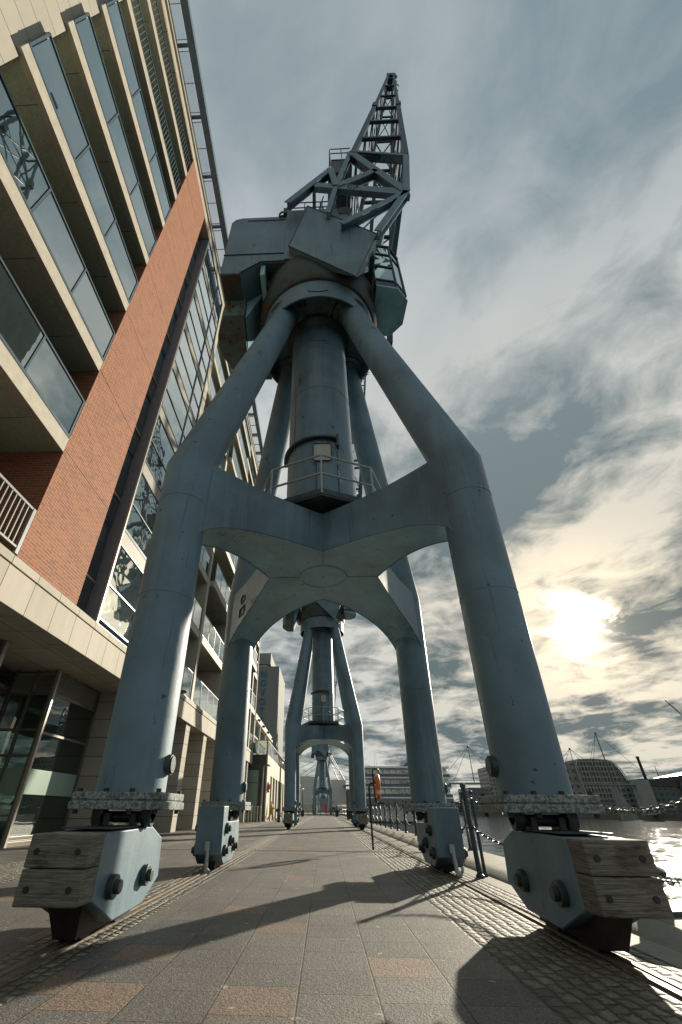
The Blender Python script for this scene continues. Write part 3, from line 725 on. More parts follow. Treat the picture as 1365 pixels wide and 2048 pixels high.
        for (y, z) in ax:
            for s in (-1, 1):
                b = MB(); b.tube(L(x + s * .235, y, z), L(x + s * .29, y, z), .085, .085, 20); b.tube(L(x + s * .285, y, z), L(x + s * .33, y, z), .05, .05, 12)
                b.build('axle_cap', 'steel', bg, .006)
        for y in wy:
            b = MB(); b.tube(L(x - .07, y, .20), L(x + .07, y, .20), .185, .185, 28); b.tube(L(x - .09, y, .20), L(x - .068, y, .20), .21, .21, 28); b.build('wheel', 'wheelm', bg)
        b = MB()
        b.hexa([(x + X0 - .09, min(wy) - .22 + Y0, .05), (x + X0 + .09, min(wy) - .22 + Y0, .05), (x + X0 + .09, max(wy) + .22 + Y0, .05), (x + X0 - .09, max(wy) + .22 + Y0, .05), (x + X0 - .15, min(wy) - .36 + Y0, .32), (x + X0 + .15, min(wy) - .36 + Y0, .32), (x + X0 + .15, max(wy) + .3 + Y0, .32), (x + X0 - .15, max(wy) + .3 + Y0, .32)])
        b.build('wheel_guard', 'wheelm', bg)
        # hinge between bogie and flange
        b = MB(); y = sy * AY
        b.tube(L(x - .30, y, .835), L(x + .30, y, .835), .05, .05, 14)
        for s in (-1, 1):
            b.tube(L(x + s * .30, y, .835), L(x + s * .20, y, .835), .085, .085, 18); b.box(x + s * .25 - .05 + X0, x + s * .25 + .05 + X0, y - .09 + Y0, y + .09 + Y0, .82, .91)
            b.box(x + s * .13 - .03 + X0, x + s * .13 + .03 + X0, y - .10 + Y0, y + .10 + Y0, .72, .87)
        b.build('bogie_hinge', 'steel', bg, .006)
    for sx in (-1, 1):
        for sy in (-1, 1): bogie(sx, sy)
    return T
M['jibpaint'] = simple('dark_blue_jib_paint', (.014, .032, .050), .5, 0, .25, 4)
M['glasscab'] = m_glass('cab_glass', (.03, .05, .055), .85, .42, .02, (.88, .94, .95))
c1 = make_crane()
for Y, lab in ((31.8, 'second dock crane framed under the arch of the nearest one'),
               (130.5, 'third dock crane, distant and small, seen through the second one'),
               (216.0, 'farthest dock crane, tiny, seen between the legs of the third')):
    c = copy_tree(c1); c.location = (X0 if Y < 100 else X0 - .4, Y, 0); c['label'] = lab

# ------------------------------------------------------------------ left apartment building
BX = -7.0
A = thing('apartment_building', 'long tall apartment block with beige bands, brick pier and stacked balconies left of the cranes', 'building', (-9, 10, 0))
ZS = [9.09, 12.65, 16.22, 19.8, 23.35, 26.6, 29.8]
TOP = 33.8; YE = 46.5
def part(name, m, f, parent=A, bevel=0, smooth=False):
    b = MB(); f(b); return b.build(name, m, parent, bevel, smooth)
part('fascia', 'fascia', lambda b: (b.box(-7.6, BX, -9, YE, 4.68, 5.52), b.box(-7.6, BX + .035, -9, YE, 5.535, 5.74)), A, .01)
part('ground_soffit', 'lsoffit', lambda b: b.box(-13, -7.6, -9, YE, 4.70, 4.9))
part('brick_pier', 'brick', lambda b: b.box(-8.0, BX, 8.06, 10.83, 5.745, 32.62), A)
for z in ZS: part('movement_joint', 'cloth', lambda b: b.box(-7.1, BX + .002, 8.062, 10.828, z + .1, z + .118))
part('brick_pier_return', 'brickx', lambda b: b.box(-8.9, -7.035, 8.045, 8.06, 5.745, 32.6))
part('brick_back_wall', 'brick', lambda b: b.box(-9.2, -8.9, 1.8, 8.2, 5.745, 32.6))
part('panelled_wall', 'board', lambda b: b.box(-9.2, -7.12, -9, 1.80, 5.745, TOP + 1.4))
part('recess_wall', 'frame', lambda b: b.box(-9.2, -7.50, 10.83, 12.06, 5.745, 32.6))
part('cornice', 'slab', lambda b: (b.box(-9.2, BX, 1.8, YE, 32.62, 33.25), b.box(-9.2, BX + .10, 1.8, YE, 33.27, TOP)), A, .01)
part('cornice_soffit', 'lsoffit', lambda b: b.box(-9.2, BX - .02, 1.85, YE - .02, 32.54, 32.615))
part('roof', 'grey', lambda b: b.box(-20, -7.5, -9, YE, TOP + .01, TOP + .2))
part('core_wall', 'stone', lambda b: b.box(-20, -9.25, -9, YE, 4.95, 33.7))
part('end_wall', 'stonex', lambda b: b.box(-9.2, BX, YE - .3, YE, 5.75, 32.6))
# brise-soleil canopy along the roof edge
cn = part('roof_canopy_edge', 'dframe', lambda b: b.box(-6.42, -6.05, -2, YE, 34.0, 34.45), A)
y = -1.5
while y < YE: part('canopy_bracket', 'dframe', lambda b: b.box(-7.6, -6.43, y - .07, y + .07, 34.05, 34.3), cn); y += 2.7
def lv(b):
    y = -1.5
    while y < YE - 3:
        for k in range(11): b.box(-6.95 + k * .045, -6.945 + k * .045, y + .2, y + 2.5, 34.08, 34.10)
        for yy in (.2, 1.35, 2.5): b.box(-6.98, -6.44, y + yy - .012, y + yy + .012, 34.05, 34.14)
        y += 2.7
part('canopy_louvres', 'alu', lv, cn)
# balconies between the panelled wall and the brick pier
for i, z in enumerate(ZS):
    sl = part('balcony_slab', 'slab', lambda b: b.box(-7.16, BX, 1.66, 8.055, z, z + .50), A, .008)
    part('balcony_soffit', 'soffit', lambda b: b.box(-8.9, -7.16, 1.8, 8.04, z + .02, z + .48), sl)
    zt = z + .50
    if i < 5:
        def fr(b):
            for zz, h in ((zt + .04, .09), (zt + 1.52, .06)): b.box(-7.06, -6.985, 1.68, 8.04, zz - h / 2, zz + h / 2)
            for y in (1.70, 3.95, 5.92, 8.0): b.box(-7.055, -6.99, y - .03, y + .03, zt + .08, zt + 1.5)
            b.box(-7.5, -6.99, 1.66, 1.70, zt + .02, zt + .1); b.box(-7.5, -6.99, 1.66, 1.70, zt + 1.46, zt + 1.52)
            for k in range(6): b.box(-7.42 + k * .07, -7.405 + k * .07, 1.67, 1.69, zt + .1, zt + 1.46)
        bf = part('balcony_frame', 'frame', fr, A)
        for y0, y1 in ((1.76, 3.90), (4.0, 5.87), (5.97, 7.95)):
            part('glass_panel', 'glass', lambda b: b.box(-7.035, -7.015, y0, y1, zt + .09, zt + 1.49), bf)
    else:
        def fr(b):
            b.box(-7.05, -7.0, 1.68, 8.04, zt + 1.22, zt + 1.28); b.box(-7.05, -7.0, 1.68, 8.04, zt + .05, zt + .1)
            y = 1.72
            while y < 8.0: b.box(-7.035, -7.015, y, y + .03, zt + .1, zt + 1.22); y += .17
        part('balcony_railing', 'frame', fr, A)
    # patio window on the back wall
    for y0 in (2.4, 5.1):
        w = part('window', 'frame', lambda b: b.box(-8.9, -8.84, y0, y0 + 2.0, zt + .02, zt + 2.4), A)
        part('pane', 'win', lambda b: b.box(-8.84, -8.83, y0 + .08, y0 + 1.92, zt + .1, zt + 2.3), w)
def fr(b):
    b.box(-7.05, -7.0, 1.68, 8.0, 7.0, 7.06); b.box(-7.05, -7.0, 1.68, 8.0, 5.92, 5.97); b.box(-7.06, -6.99, 7.94, 8.04, 5.80, 7.06)
    y = 1.72
    while y < 7.9: b.box(-7.035, -7.01, y, y + .028, 5.95, 7.0); y += .155
part('balcony_railing', 'railb', fr, A)
# potted plants on two balconies
for (y, z, n, h) in ((6.35, 13.2, 22, .75), (7.3, 13.25, 16, .45)):
    p = thing('balcony_plant', 'spiky leafed plant behind balcony glass beside the brick pier' if h > .6 else 'small bushy plant behind balcony glass beside the brick pier', 'plant', (-7.35, y, z))
    b = MB(); b.lathe([(.10, 0), (.15, .28), (.13, .28), (.12, .24)], (-7.35, y, z), 14); b.build('pot', 'rust', p)
    b = MB()
    for k in range(n):
        a = random.uniform(0, 2 * PI); t = random.uniform(.3, 1.0); c0 = V((-7.35, y, z + .25)); e = c0 + V((math.cos(a) * .35 * t, math.sin(a) * .35 * t, h * random.uniform(.5, 1)))
        m_ = (c0 + e) / 2 + V((0, 0, .1)); s_ = V((-math.sin(a), math.cos(a), 0)) * .02
        b.add([c0 - s_, c0 + s_, m_ + s_ * 1.6, m_ - s_ * 1.6, e], [(0, 1, 2, 3), (3, 2, 4)])
    b.build('leaves', 'leaf', p)
# recessed window strip beside the brick pier
FZ = [5.95 + 3.38 * i for i in range(8)]
for z in FZ:
    w = part('window', 'frame', lambda b: b.box(-7.50, -7.44, 10.95, 12.03, z, z + 2.6), A)
    part('pane', 'win', lambda b: (b.box(-7.44, -7.43, 11.0, 11.98, z + .06, z + 1.1), b.box(-7.44, -7.43, 11.0, 11.98, z + 1.2, z + 2.54)), w)
    part('window_sill', 'alu', lambda b: b.box(-7.49, -7.38, 10.9, 12.03, z + 1.12, z + 1.18), w)
# projecting bay window
part('bay_cheek', 'dframe', lambda b: b.box(-7.49, -7.03, 12.06, 12.12, 5.745, 32.5), A)
part('bay_body', 'dframe', lambda b: b.box(-9.2, -7.10, 12.12, 16.34, 5.745, 32.5), A)
part('bay_cap', 'dframe', lambda b: b.box(-7.96, -6.98, 12.05, 16.38, 32.40, 32.53), A)
for k, z in enumerate(FZ):
    zs = [(z, z + 1.16), (z + 1.19, z + 2.72)]
    for j, (y0, y1) in enumerate(((12.17, 14.92), (14.98, 16.28))):
        for (a, c) in zs:
            if c > 32.4: continue
            part('window', 'bay', lambda b: b.box(-7.10, -7.02, y0 + .03, y1 - .02, a + .03, c - .02), A)
    if z + 2.75 < 32.3: part('spandrel_panel', 'spandrel', lambda b: b.box(-7.10, -7.005, 12.17, 16.28, z + 2.76, z + 3.32), A)
def bf(b):
    for y in (12.13, 14.95, 16.31): b.box(-7.12, -6.97, y - .03, y + .03, 5.78, 32.42)
    for z in FZ:
        for zz in (z, z + 1.175, z + 2.74, z + 3.34):
            if zz < 32.3: b.box(-7.11, -6.985, 12.15, 16.3, zz - .028, zz + .028)
part('bay_frame', 'frame', bf, A)
part('bay_edge_trim', 'alu', lambda b: b.box(-7.03, -6.965, 12.05, 12.10, 5.75, 32.45), A)
part('stone_pier', 'fascia', lambda b: b.box(-9.2, BX, 16.36, 16.92, 5.745, 32.6), A)
# balconied stretch beyond
part('rear_wall', 'stone', lambda b: b.box(-9.2, -8.7, 16.92, YE - .3, 5.745, 32.6), A)
cols = [23.1, 29.9, 36.6, 43.2]
for y in cols: part('stone_pier', 'slab', lambda b: b.box(-8.7, BX + .005, y, y + .38, 5.745, 32.6), A, .008)
bays = list(zip([16.92] + [c + .38 for c in cols], cols + [YE - .3]))
zz_ = [5.745 - .52] + ZS
for bi, (y0, y1) in enumerate(bays):
    for i, z in enumerate(zz_):
        zt = z + .52
        pj = .35 if (bi % 2 == 1 and i > 1) else 0.0
        if i > 0:
            sl = part('balcony_slab', 'slab', lambda b: b.box(-7.16 + pj, BX - .03 + pj, y0 + .01, y1 - .01, z, z + .42), A, .008)
            part('balcony_soffit', 'soffl', lambda b: b.box(-8.7, -7.16 + pj, y0, y1, z + .02, z + .40), sl)
            zt = z + .42
        def fr(b):
            b.box(-7.10 + pj, -7.05 + pj, y0 + .06, y1 - .06, zt + 1.38, zt + 1.43); b.box(-7.10 + pj, -7.05 + pj, y0 + .06, y1 - .06, zt + .02, zt + .08)
            n = 4
            for k in range(n + 1):
                y = y0 + .1 + (y1 - y0 - .2) * k / n; b.box(-7.10 + pj, -7.06 + pj, y - .02, y + .02, zt + .05, zt + 1.4)
        bfm = part('balcony_frame', 'frame', fr, A)
        n = 4
        part('glass_panel', 'glass', lambda b: [b.box(-7.085 + pj, -7.07 + pj, y0 + .13 + (y1 - y0 - .2) * k / n, y0 + .07 + (y1 - y0 - .2) * (k + 1) / n, zt + .09, zt + 1.37) for k in range(n)], bfm)
        w = part('window', 'frame', lambda b: b.box(-8.7, -8.64, y0 + 1.0, y0 + 4.2, zt + .02, zt + 2.35), A)
        part('pane', 'win', lambda b: (b.box(-8.64, -8.63, y0 + 1.08, y0 + 2.55, zt + .08, zt + 2.28), b.box(-8.64, -8.63, y0 + 2.63, y0 + 4.12, zt + .08, zt + 2.28)), w)
# ground floor: stepped shop front of the gym
part('shop_pier', 'stonex', lambda b: b.box(-8.72, -7.55, 16.62, 19.0, 0, 4.70), A)
part('back_wall', 'stone', lambda b: b.box(-12.9, -12.6, -9, 16.6, 0, 4.7), A)
def shopbay(xf, y0, y1, muls, side=None):
    def fr(b):
        for y in muls: b.box(xf - .10, xf + .02, y - .04, y + .04, .12, 4.68)
        for z in (.12, .20, 2.85, 3.98, 4.64): b.box(xf - .08, xf, y0, y1, z - .035, z + .035)
        b.box(xf - .12, xf + .06, y0, y1, 0.008, .12)
    f = part('shop_front_frame', 'bronze', fr, A, .004)
    part('shop_glass', 'shop', lambda b: b.box(xf - .05, xf - .035, y0, y1, .2, 3.95), f)
    part('frosted_band', 'frost', lambda b: b.box(xf - .034, xf - .030, y0 + .1, y1 - .1, 1.24, 1.88), f)
    def lou(b):
        z = 4.03
        while z < 4.6: b.box(xf - .07, xf - .01, y0, y1, z, z + .025); z += .06
    part('louvres', 'bronze', lou, f)
shopbay(-8.6, 13.60, 16.60, (13.62, 16.56)); shopbay(-8.6, -6, 10.7, (-5, -1, 2.8, 6.9, 10.68))
def tf(b):
    for x in (-9.98, -9.3, -8.66): b.box(x - .04, x + .04, 13.52, 13.60, .02, 4.68)
    for z in (.08, 2.2, 2.9, 3.95, 4.6): b.box(-10, -8.62, 13.53, 13.59, z - .035, z + .035)
f = part('entrance_frame', 'bronze', tf, A, .004)
part('entrance_glass', 'shop', lambda b: b.box(-9.97, -8.65, 13.555, 13.565, .1, 3.95), f)
part('frosted_band', 'frost', lambda b: b.box(-9.9, -8.7, 13.545, 13.549, 1.24, 1.88), f)
part('recess_glazing', 'win', lambda b: b.box(-10.1, -10.0, 10.7, 13.6, .1, 4.6), A)
part('corner_post', 'alu', lambda b: b.box(-8.62, -8.52, 13.50, 13.60, 0, 4.68), A, .005); part('corner_post', 'alu', lambda b: b.box(-8.62, -8.50, 10.68, 10.82, 0, 4.68), A, .005)
# ground floor further on
part('ground_wall', 'stone', lambda b: (b.box(-8.9, -8.6, 19.0, 20.4, 0, 4.7), b.box(-8.9, -8.6, 22.6, 27.0, 0, 4.7), b.box(-8.9, -8.6, 29.4, 34, 0, 4.7), b.box(-8.9, -8.6, 36.4, 41, 0, 4.7), b.box(-8.9, -8.6, 43.4, YE, 0, 4.7)), A)
for y in (19.6, 23.4, 27.2, 30.6, 34.2, 37.4, 41.0, 44.2):
    part('ground_pier', 'stonex', lambda b: b.box(-8.6, -7.12, y, y + .75, 0, 4.68), A)
for y0, y1 in ((20.4, 22.6), (27, 29.4), (34, 36.4), (41, 43.4)):
    d = part('door', 'alu', lambda b: [b.box(-8.85, -8.72, y0 + (y1 - y0) * k / 2 - .05, y0 + (y1 - y0) * k / 2 + .05, 0, 4.68) for k in range(3)] + [b.box(-8.84, -8.73, y0, y1, z - .05, z + .05) for z in (.06, 2.3, 3.9)], A)
    part('pane', 'win', lambda b: b.box(-8.80, -8.78, y0, y1, .1, 4.6), d)
part('door_sign', 'frame', lambda b: (b.box(-7.118, -7.108, 19.8, 20.0, 1.65, 2.0), b.box(-7.118, -7.108, 23.7, 23.85, 1.4, 1.65)), A)
b = MB(); b.lathe([(.02, .0), (.20, .02), (.28, .07), (.27, .10), (.06, .14), (.05, .15)], (-6.55, 20.0, 5.42), 24); w1 = thing('wall_lamp', 'round dish lamp bracketed off the beige fascia behind the front left crane leg', 'lamp', (-6.55, 20, 5.42))
b.build('lamp_dish', 'canvas', w1)
b = MB(); b.path([(-6.55, 20, 5.55), (-6.8, 20.0, 5.6), (-6.97, 20.0, 5.55)], .03, 8); b.box(-6.99, -6.96, 19.92, 20.08, 5.45, 5.65); b.build('bracket', 'frame', w1)
# gym machines seen through the glass
def machine(x, y, label, tall):
    t = thing('exercise_machine', label, 'gym machine', (x, y, .01), 'exercise machines behind the shop glass')
    b = MB(); b.box(x - .25, x + .25, y - .8, y + .8, .02, .12); b.path([(x, y + .5, .1), (x, y + .55, 1.2), (x, y + .35, 1.5 + tall)], .05, 10); b.build('frame', 'white', t)
    b = MB(); b.path([(x - .25, y + .2, 1.0 + tall), (x - .25, y + .5, 1.35 + tall), (x + .25, y + .5, 1.35 + tall), (x + .25, y + .2, 1.0 + tall)], .03, 8); b.build('handlebar', 'cloth', t)
    b = MB(); b.box(x - .2, x + .2, y + .38, y + .44, 1.35 + tall, 1.65 + tall); b.build('console', 'black', t)
machine(-9.3, 14.6, 'pale exercise machine right behind the glass nearest the stone pier', 0)
machine(-9.5, 15.9, 'exercise machine deeper inside beside the stone pier', .1)
machine(-10.2, 9.6, 'exercise machine behind the shop glass at the left picture edge', .1)
# ------------------------------------------------------------------ restaurant with terrace beyond the block
Bq = thing('restaurant_building', 'low dark clad building with glazed terrace beyond the apartment block', 'building', (-8, 52, 0))
part('end_wall', 'darkbox', lambda b: b.box(-11, -5.65, 46.9, 47.1, 0, 5.6), Bq)
part('body', 'slab', lambda b: (b.box(-11, -5.55, 47.1, 50.2, 0, 5.6), b.box(-11, -5.55, 50.2, 72, 3.9, 5.6), b.box(-11, -6.6, 50.2, 72, 0, 3.9)), Bq)
part('end_window', 'frost', lambda b: b.box(-7.9, -6.35, 46.86, 46.9, .1, 4.2), Bq)
part('end_window_frame', 'frame', lambda b: (b.box(-7.95, -6.30, 46.84, 46.9, 3.1, 3.16), b.box(-6.38, -6.3, 46.84, 46.9, 0, 4.25)), Bq)
for k in range(7):
    y = 52.0 + 3.1 * k
    part('pillar', 'slab', lambda b: b.box(-6.6, -5.57, y, y + .9, 0, 3.9), Bq)
    part('shop_opening', 'win', lambda b: b.box(-6.59, -6.55, y - 2.2 if k else y - 1.8, y, 0, 3.9), Bq)
tr = part('terrace_railing', 'alu', lambda b: [b.box(-11, -5.6, 47.0, 47.04, 6.85, 6.92)] + [b.box(-5.64, -5.6, 47, 70, 6.85, 6.92)] + [b.box(-5.65, -5.58, 47 + 1.4 * k, 47.06 + 1.4 * k, 5.6, 6.9) for k in range(17)] + [b.box(-11 + 1.8 * k, -10.94 + 1.8 * k, 47.0, 47.05, 5.6, 6.9) for k in range(4)], Bq)
part('terrace_glass', 'glass', lambda b: (b.box(-5.625, -5.615, 47.1, 70, 5.65, 6.84), b.box(-10.9, -5.7, 47.02, 47.03, 5.65, 6.84)), tr)
part('terrace_canopy', 'slab', lambda b: b.hexa([(-7.4, 47.0, 8.9), (-7.0, 47.0, 8.9), (-7.0, 64, 8.7), (-7.4, 64, 8.7), (-7.4, 47.0, 9.5), (-7.0, 47.0, 9.5), (-7.0, 64, 9.3), (-7.4, 64, 9.3)]), Bq)
part('terrace_post', 'slab', lambda b: [b.box(-7.3, -7.1, y, y + .2, 5.6, 8.95) for y in (47.2, 51.5, 57, 62.5)], Bq)
part('terrace_room', 'stone', lambda b: b.box(-12, -8.6, 47.5, 70, 5.6, 8.8), Bq)
for k, y in enumerate((48.5, 52.5, 57, 62.5)):
    l_ = thing('spotlight', ['small black spotlight on the terrace canopy, nearest the apartment block', 'second black spotlight along the terrace canopy', 'third black spotlight along the terrace canopy', 'black spotlight at the far tip of the terrace canopy'][k], 'spotlight', (-6.85, y, 9.0), 'spotlights along the terrace canopy')
    b = MB(); b.tube((-6.98, y, 9.1), (-6.75, y, 8.95), .10, .14, 12); b.build('housing', 'black', l_)
t = thing('life_ring', 'red and white life ring hung on the beige wall of the low building', 'life ring', (-5.45, 47.9, 2.8))
b = MB(); b.torus((-5.42, 47.9, 2.8), .36, .09, 'x', 24, 10); b.build('ring', 'red', t)
b = MB()
for a in (45, 135, 225, 315): b.torus((-5.42, 47.9 + .36 * math.cos(R(a)), 2.8 + .36 * math.sin(R(a))), .1, .02, 'x' , 10, 6)
b.box(-5.6, -5.5, 47.5, 48.3, 2.4, 3.2); b.build('backing_board', 'white', t)
# ------------------------------------------------------------------ hotel tower with vertical letters
H = thing('hotel_tower', 'tall plain grey hotel tower with vertical blue letters behind the apartment block', 'building', (-20, 120, 0))
part('tower_block', 'tower', lambda b: b.box(-26, -11.1, 110, 128, 0, 32.45), H)
part('rooftop_box', 'grey', lambda b: b.box(-26, -13.7, 112, 126, 33.6, 36.6), H)
part('rooftop_band', 'win', lambda b: b.box(-25.5, -14.6, 112.5, 125, 32.4, 33.7), H)
for i, chx in enumerate('NOVOTEL'):
    cu = bpy.data.curves.new('letter', 'FONT'); cu.body = chx; cu.size = 2.25; cu.extrude = .12; cu.align_x = 'CENTER'; cu.offset = .03
    o = bpy.data.objects.new('sign_letter', cu); COL.objects.link(o)
    dg = bpy.context.evaluated_depsgraph_get(); me = bpy.data.meshes.new_from_object(o.evaluated_get(dg)); bpy.data.objects.remove(o)
    me.materials.clear(); me.materials.append(M['blue'])
    o = bpy.data.objects.new('sign_letter', me); COL.objects.link(o); o.parent = H; o['_o'] = (0, 0, 0)
    o.location = V((-15.15, 109.85, 29.75 - 2.25 * i)) - V((-20, 120, 0)); o.rotation_euler = (R(90), 0, 0)
# ------------------------------------------------------------------ exhibition hall and its cable masts
E_ = thing('exhibition_hall', 'long white exhibition hall with ribbed cladding closing the end of the quay', 'building', (0, 310, 0))
part('hall_wall', 'offw', lambda b: b.box(-60, 13.6, 300, 380, 1.5, 17), E_)
part('hall_upper', 'offw', lambda b: b.box(-60, -5, 300.5, 380, 17.05, 18.6), E_)
part('entrance_glazing', 'win', lambda b: b.box(-60, 13.4, 299.3, 299.9, 0, 4.0), E_)
part('entrance_arch', 'grey', lambda b: b.box(-2.5, 4.2, 298, 299.2, 0, 7), E_)
part('canopy', 'frame', lambda b: b.hexa([(12, 292, 13.2), (24, 292, 14.2), (24, 300, 14.2), (12, 300, 13.2), (12, 292, 14.0), (24, 292, 14.8), (24, 300, 14.8), (12, 300, 14.0)]), E_)
part('side_block', 'grey', lambda b: b.box(14, 40, 302, 340, 0, 12), E_)
for x0, z0, x1, z1, nm in ((4.5, 30, 12.5, 17, 0), (5.0, 26, 9, 17, 1), (3.9, 33, 13.2, 17, 2)):
    t = tag(MB().tube((x0, 305, z0), (x1, 305, z1), .28, .35, 8).build('roof_mast', 'white'), ['middle leaning white roof mast of the exhibition hall', 'shortest leaning white roof mast of the exhibition hall', 'longest leaning white roof mast of the exhibition hall'][nm], 'mast', 'leaning masts on the hall roof')
b = MB()
for x1, z1 in ((-16, 19), (-14, 17.5), (-20, 21)): b.path([(4, 305, 31 - (19 - z1)), (x1, 305, z1)], .12, 5)
for k in range(5): b.path([(6, 305, 30 - 3 * k), (30, 305, 25 - 3.2 * k)], .10, 5)
tag(b.build('roof_cables', 'steel'), 'thin stay cables fanning out above the exhibition hall roof', 'cables')
tag(MB().box(.2, 2.4, 240, 241.5, 0, 3.2).box(.0, 2.6, 239.8, 241.7, 3.2, 3.5).build('kiosk', 'red'), 'small red kiosk at the far end of the promenade', 'kiosk')
# ------------------------------------------------------------------ ship
Sx = thing('passenger_ship', 'large white moored ship with three window decks behind the life ring stand', 'ship', (20, 150, -1.8))
b = MB()
b.add([(11.2, 142, -2.2), (34, 142, -2.2), (34, 200, -2.2), (13, 200, -2.2), (10.6, 140, 3.9), (36, 140, 3.9), (36, 205, 3.9), (12, 205, 3.9)], [(3, 2, 1, 0), (4, 5, 6, 7), (0, 1, 5, 4), (1, 2, 6, 5), (2, 3, 7, 6), (3, 0, 4, 7)])
b.build('hull', 'white', Sx, .3)
part('hull_band', 'grey', lambda b: b.box(10.4, 36.2, 139.6, 205.2, 2.4, 3.95), Sx)
part('waterline', 'black', lambda b: b.box(10.9, 34.3, 141.5, 200, -2.3, -1.4), Sx)
for k in range(3):
    z = 4.3 + 2.45 * k
    dk = part('deck', 'white', lambda b: (b.box(11.3 + .1 * k, 36, 141.0 + .4 * k, 200, z, z + 2.2), b.box(10.9, 36.3, 139.6, 201, z - .35, z)), Sx)
    part('deck_railing', 'frame', lambda b: b.box(11.0, 36.2, 139.7, 139.75, z + .02, z + .75), dk)
    for j in range(12):
        x = 12.0 + 1.9 * j
        w = part('cabin_window', 'win', lambda b: (b.box(x, x + .62, 140.9 + .4 * k, 141.1 + .4 * k, z + .35, z + 1.85), b.box(x + .72, x + 1.34, 140.9 + .4 * k, 141.1 + .4 * k, z + .35, z + 1.85)), dk)
part('top_deck', 'white', lambda b: b.box(11.2, 36.3, 139.8, 200, 11.45, 11.9), Sx)
part('bridge_wing', 'frame', lambda b: b.prism([(23.2, 11.9), (28.4, 16.2), (30, 16.2), (30, 11.9)], 'y', 141, 160), Sx)
part('mast', 'white', lambda b: (b.tube((16.0, 150, 11.9), (16.1, 150, 17.0), .1, .05, 6), b.tube((16.7, 150, 11.9), (16.6, 150, 17.0), .1, .05, 6)), Sx)
t = thing('stern_flag', 'blue flag hanging on a short pole at the ship stern', 'flag', (15.6, 139, 5))
b = MB(); b.tube((15.2, 139.4, 4.4), (16.2, 138.6, 8.2), .05, .04, 6); b.build('pole', 'alu', t)
b = MB(); b.add([(15.9, 138.9, 7.5), (15.5, 139.0, 6.2), (14.6, 139.1, 5.4), (15.1, 139.0, 6.6), (15.9, 138.93, 7.5), (15.5, 139.03, 6.2), (14.6, 139.13, 5.4), (15.1, 139.03, 6.6)], [(0, 1, 2, 3), (7, 6, 5, 4), (0, 3, 7, 4), (1, 5, 6, 2), (0, 4, 5, 1), (2, 6, 7, 3)]); b.build('cloth', 'blue', t)
# ------------------------------------------------------------------ footbridge across the dock
Fb = thing('footbridge', 'high slender cable-stayed footbridge crossing the dock on the right', 'bridge', (100, 250, -1.8))
part('deck', 'grey', lambda b: b.box(30, 155, 248.5, 251.5, 12.7, 13.35), Fb)
part('handrail', 'steel', lambda b: (b.box(30, 155, 248.5, 248.56, 14.3, 14.4), b.box(30, 155, 251.4, 251.46, 14.3, 14.4)) + tuple(b.box(30 + 2.5 * k, 30.08 + 2.5 * k, 248.5, 248.58, 13.3, 14.35) for k in range(50)), Fb)
tops = [(44, 250, 24.), (76.7, 250, 30.0), (129.2, 250, 29.0), (145.0, 250, 36.5)]; bases = [(44, 250, 13), (76.6, 250, 13), (128.3, 250, 13), (145.6, 250, 13)]
for i, (t_, b_) in enumerate(zip(tops, bases)):
    ms = part('mast', 'steel', lambda b: (b.tube(b_, t_, .38 if i == 3 else .24, .2 if i == 3 else .14, 8), b.ball(t_, .5)), Fb)
    def cb(b):
        sp = 18 if i < 3 else 16
        for dx in ((-sp, -sp * .6, sp, sp * .6) if i < 3 else (-13, -10, 24)):
            b.path([t_, (t_[0] + dx, 250, 13.3 if not (i == 3 and dx > 0) else 11)], .09, 5)
    part('stay_cable', 'steel', cb, ms)
part('pylon_leg', 'grey', lambda b: (b.tube((143.4, 249, 13), (143.6, 248.2, -2.5), .5, .4, 8), b.tube((146, 251, 13), (152.2, 250, -2.5), .4, .35, 8), b.hexa([(143.8, 249.5, -2.5), (151, 249.5, -2.5), (151, 250.5, -2.5), (143.8, 250.5, -2.5), (143.9, 249.5, 13), (145.8, 249.5, 13), (145.8, 250.5, 13), (143.9, 250.5, 13)])), Fb)
part('lift_tower', 'grey', lambda b: b.box(30, 34, 248, 252, -2, 15), Fb); part('lift_tower', 'grey', lambda b: b.box(155, 162, 248, 252, .3, 15), Fb)
# ------------------------------------------------------------------ far bank buildings
def bld(name, label, x0, x1, y0, y1, h, mt, extra=None, z0=0.3, group=None):
    t = thing(name, label, 'building', ((x0 + x1) / 2, y0, z0), group)
    part('wall', mt, lambda b: b.box(x0, x1, y0, y1, z0, h), t)
    part('roof', 'grey', lambda b: b.box(x0 + .6, x1 - .6, y0 + .6, y1 - .6, h, h + .9), t)
    if extra: extra(t)
    return t
M['w_mill'] = m_windows('old_mill_wall', (.19, .18, .155), (.02, .03, .035), 4.2, 4.4, .5, .5)
M['w_ind'] = m_windows('derelict_mill_wall', (.10, .115, .12), (.03, .04, .045), 5.2, 4.6, .4, .4)
M['w_flat'] = m_windows('curved_flats_wall', (.13, .15, .15), (.02, .035, .04), 3.2, 3.0, .62, .55)
M['w_low'] = m_windows('low_flats_wall', (.085, .10, .105), (.015, .022, .025), 3.6, 3.1, .55, .5)
bld('old_mill_tower', 'tall narrow pale mill tower beside the front right crane leg', 203, 217, 600, 640, 47.5, 'w_mill')
bld('derelict_mill', 'grey derelict mill standing across the water beyond the footbridge', 176, 203, 600, 650, 25, 'w_ind', z0=-2)
bld('distant_tower_block', 'tiny square tower block on the skyline left of the grey mill', 157, 163, 760, 770, 24, 'w_ind')
bld('distant_low_block', 'low hazy block on the far shore below the tiny tower block', 148, 176, 650, 680, 11, 'w_ind')
bld('brick_warehouse', 'pale warehouse block between crane leg and curved glass flats', 160, 173, 330, 352, 29.0, 'w_mill')
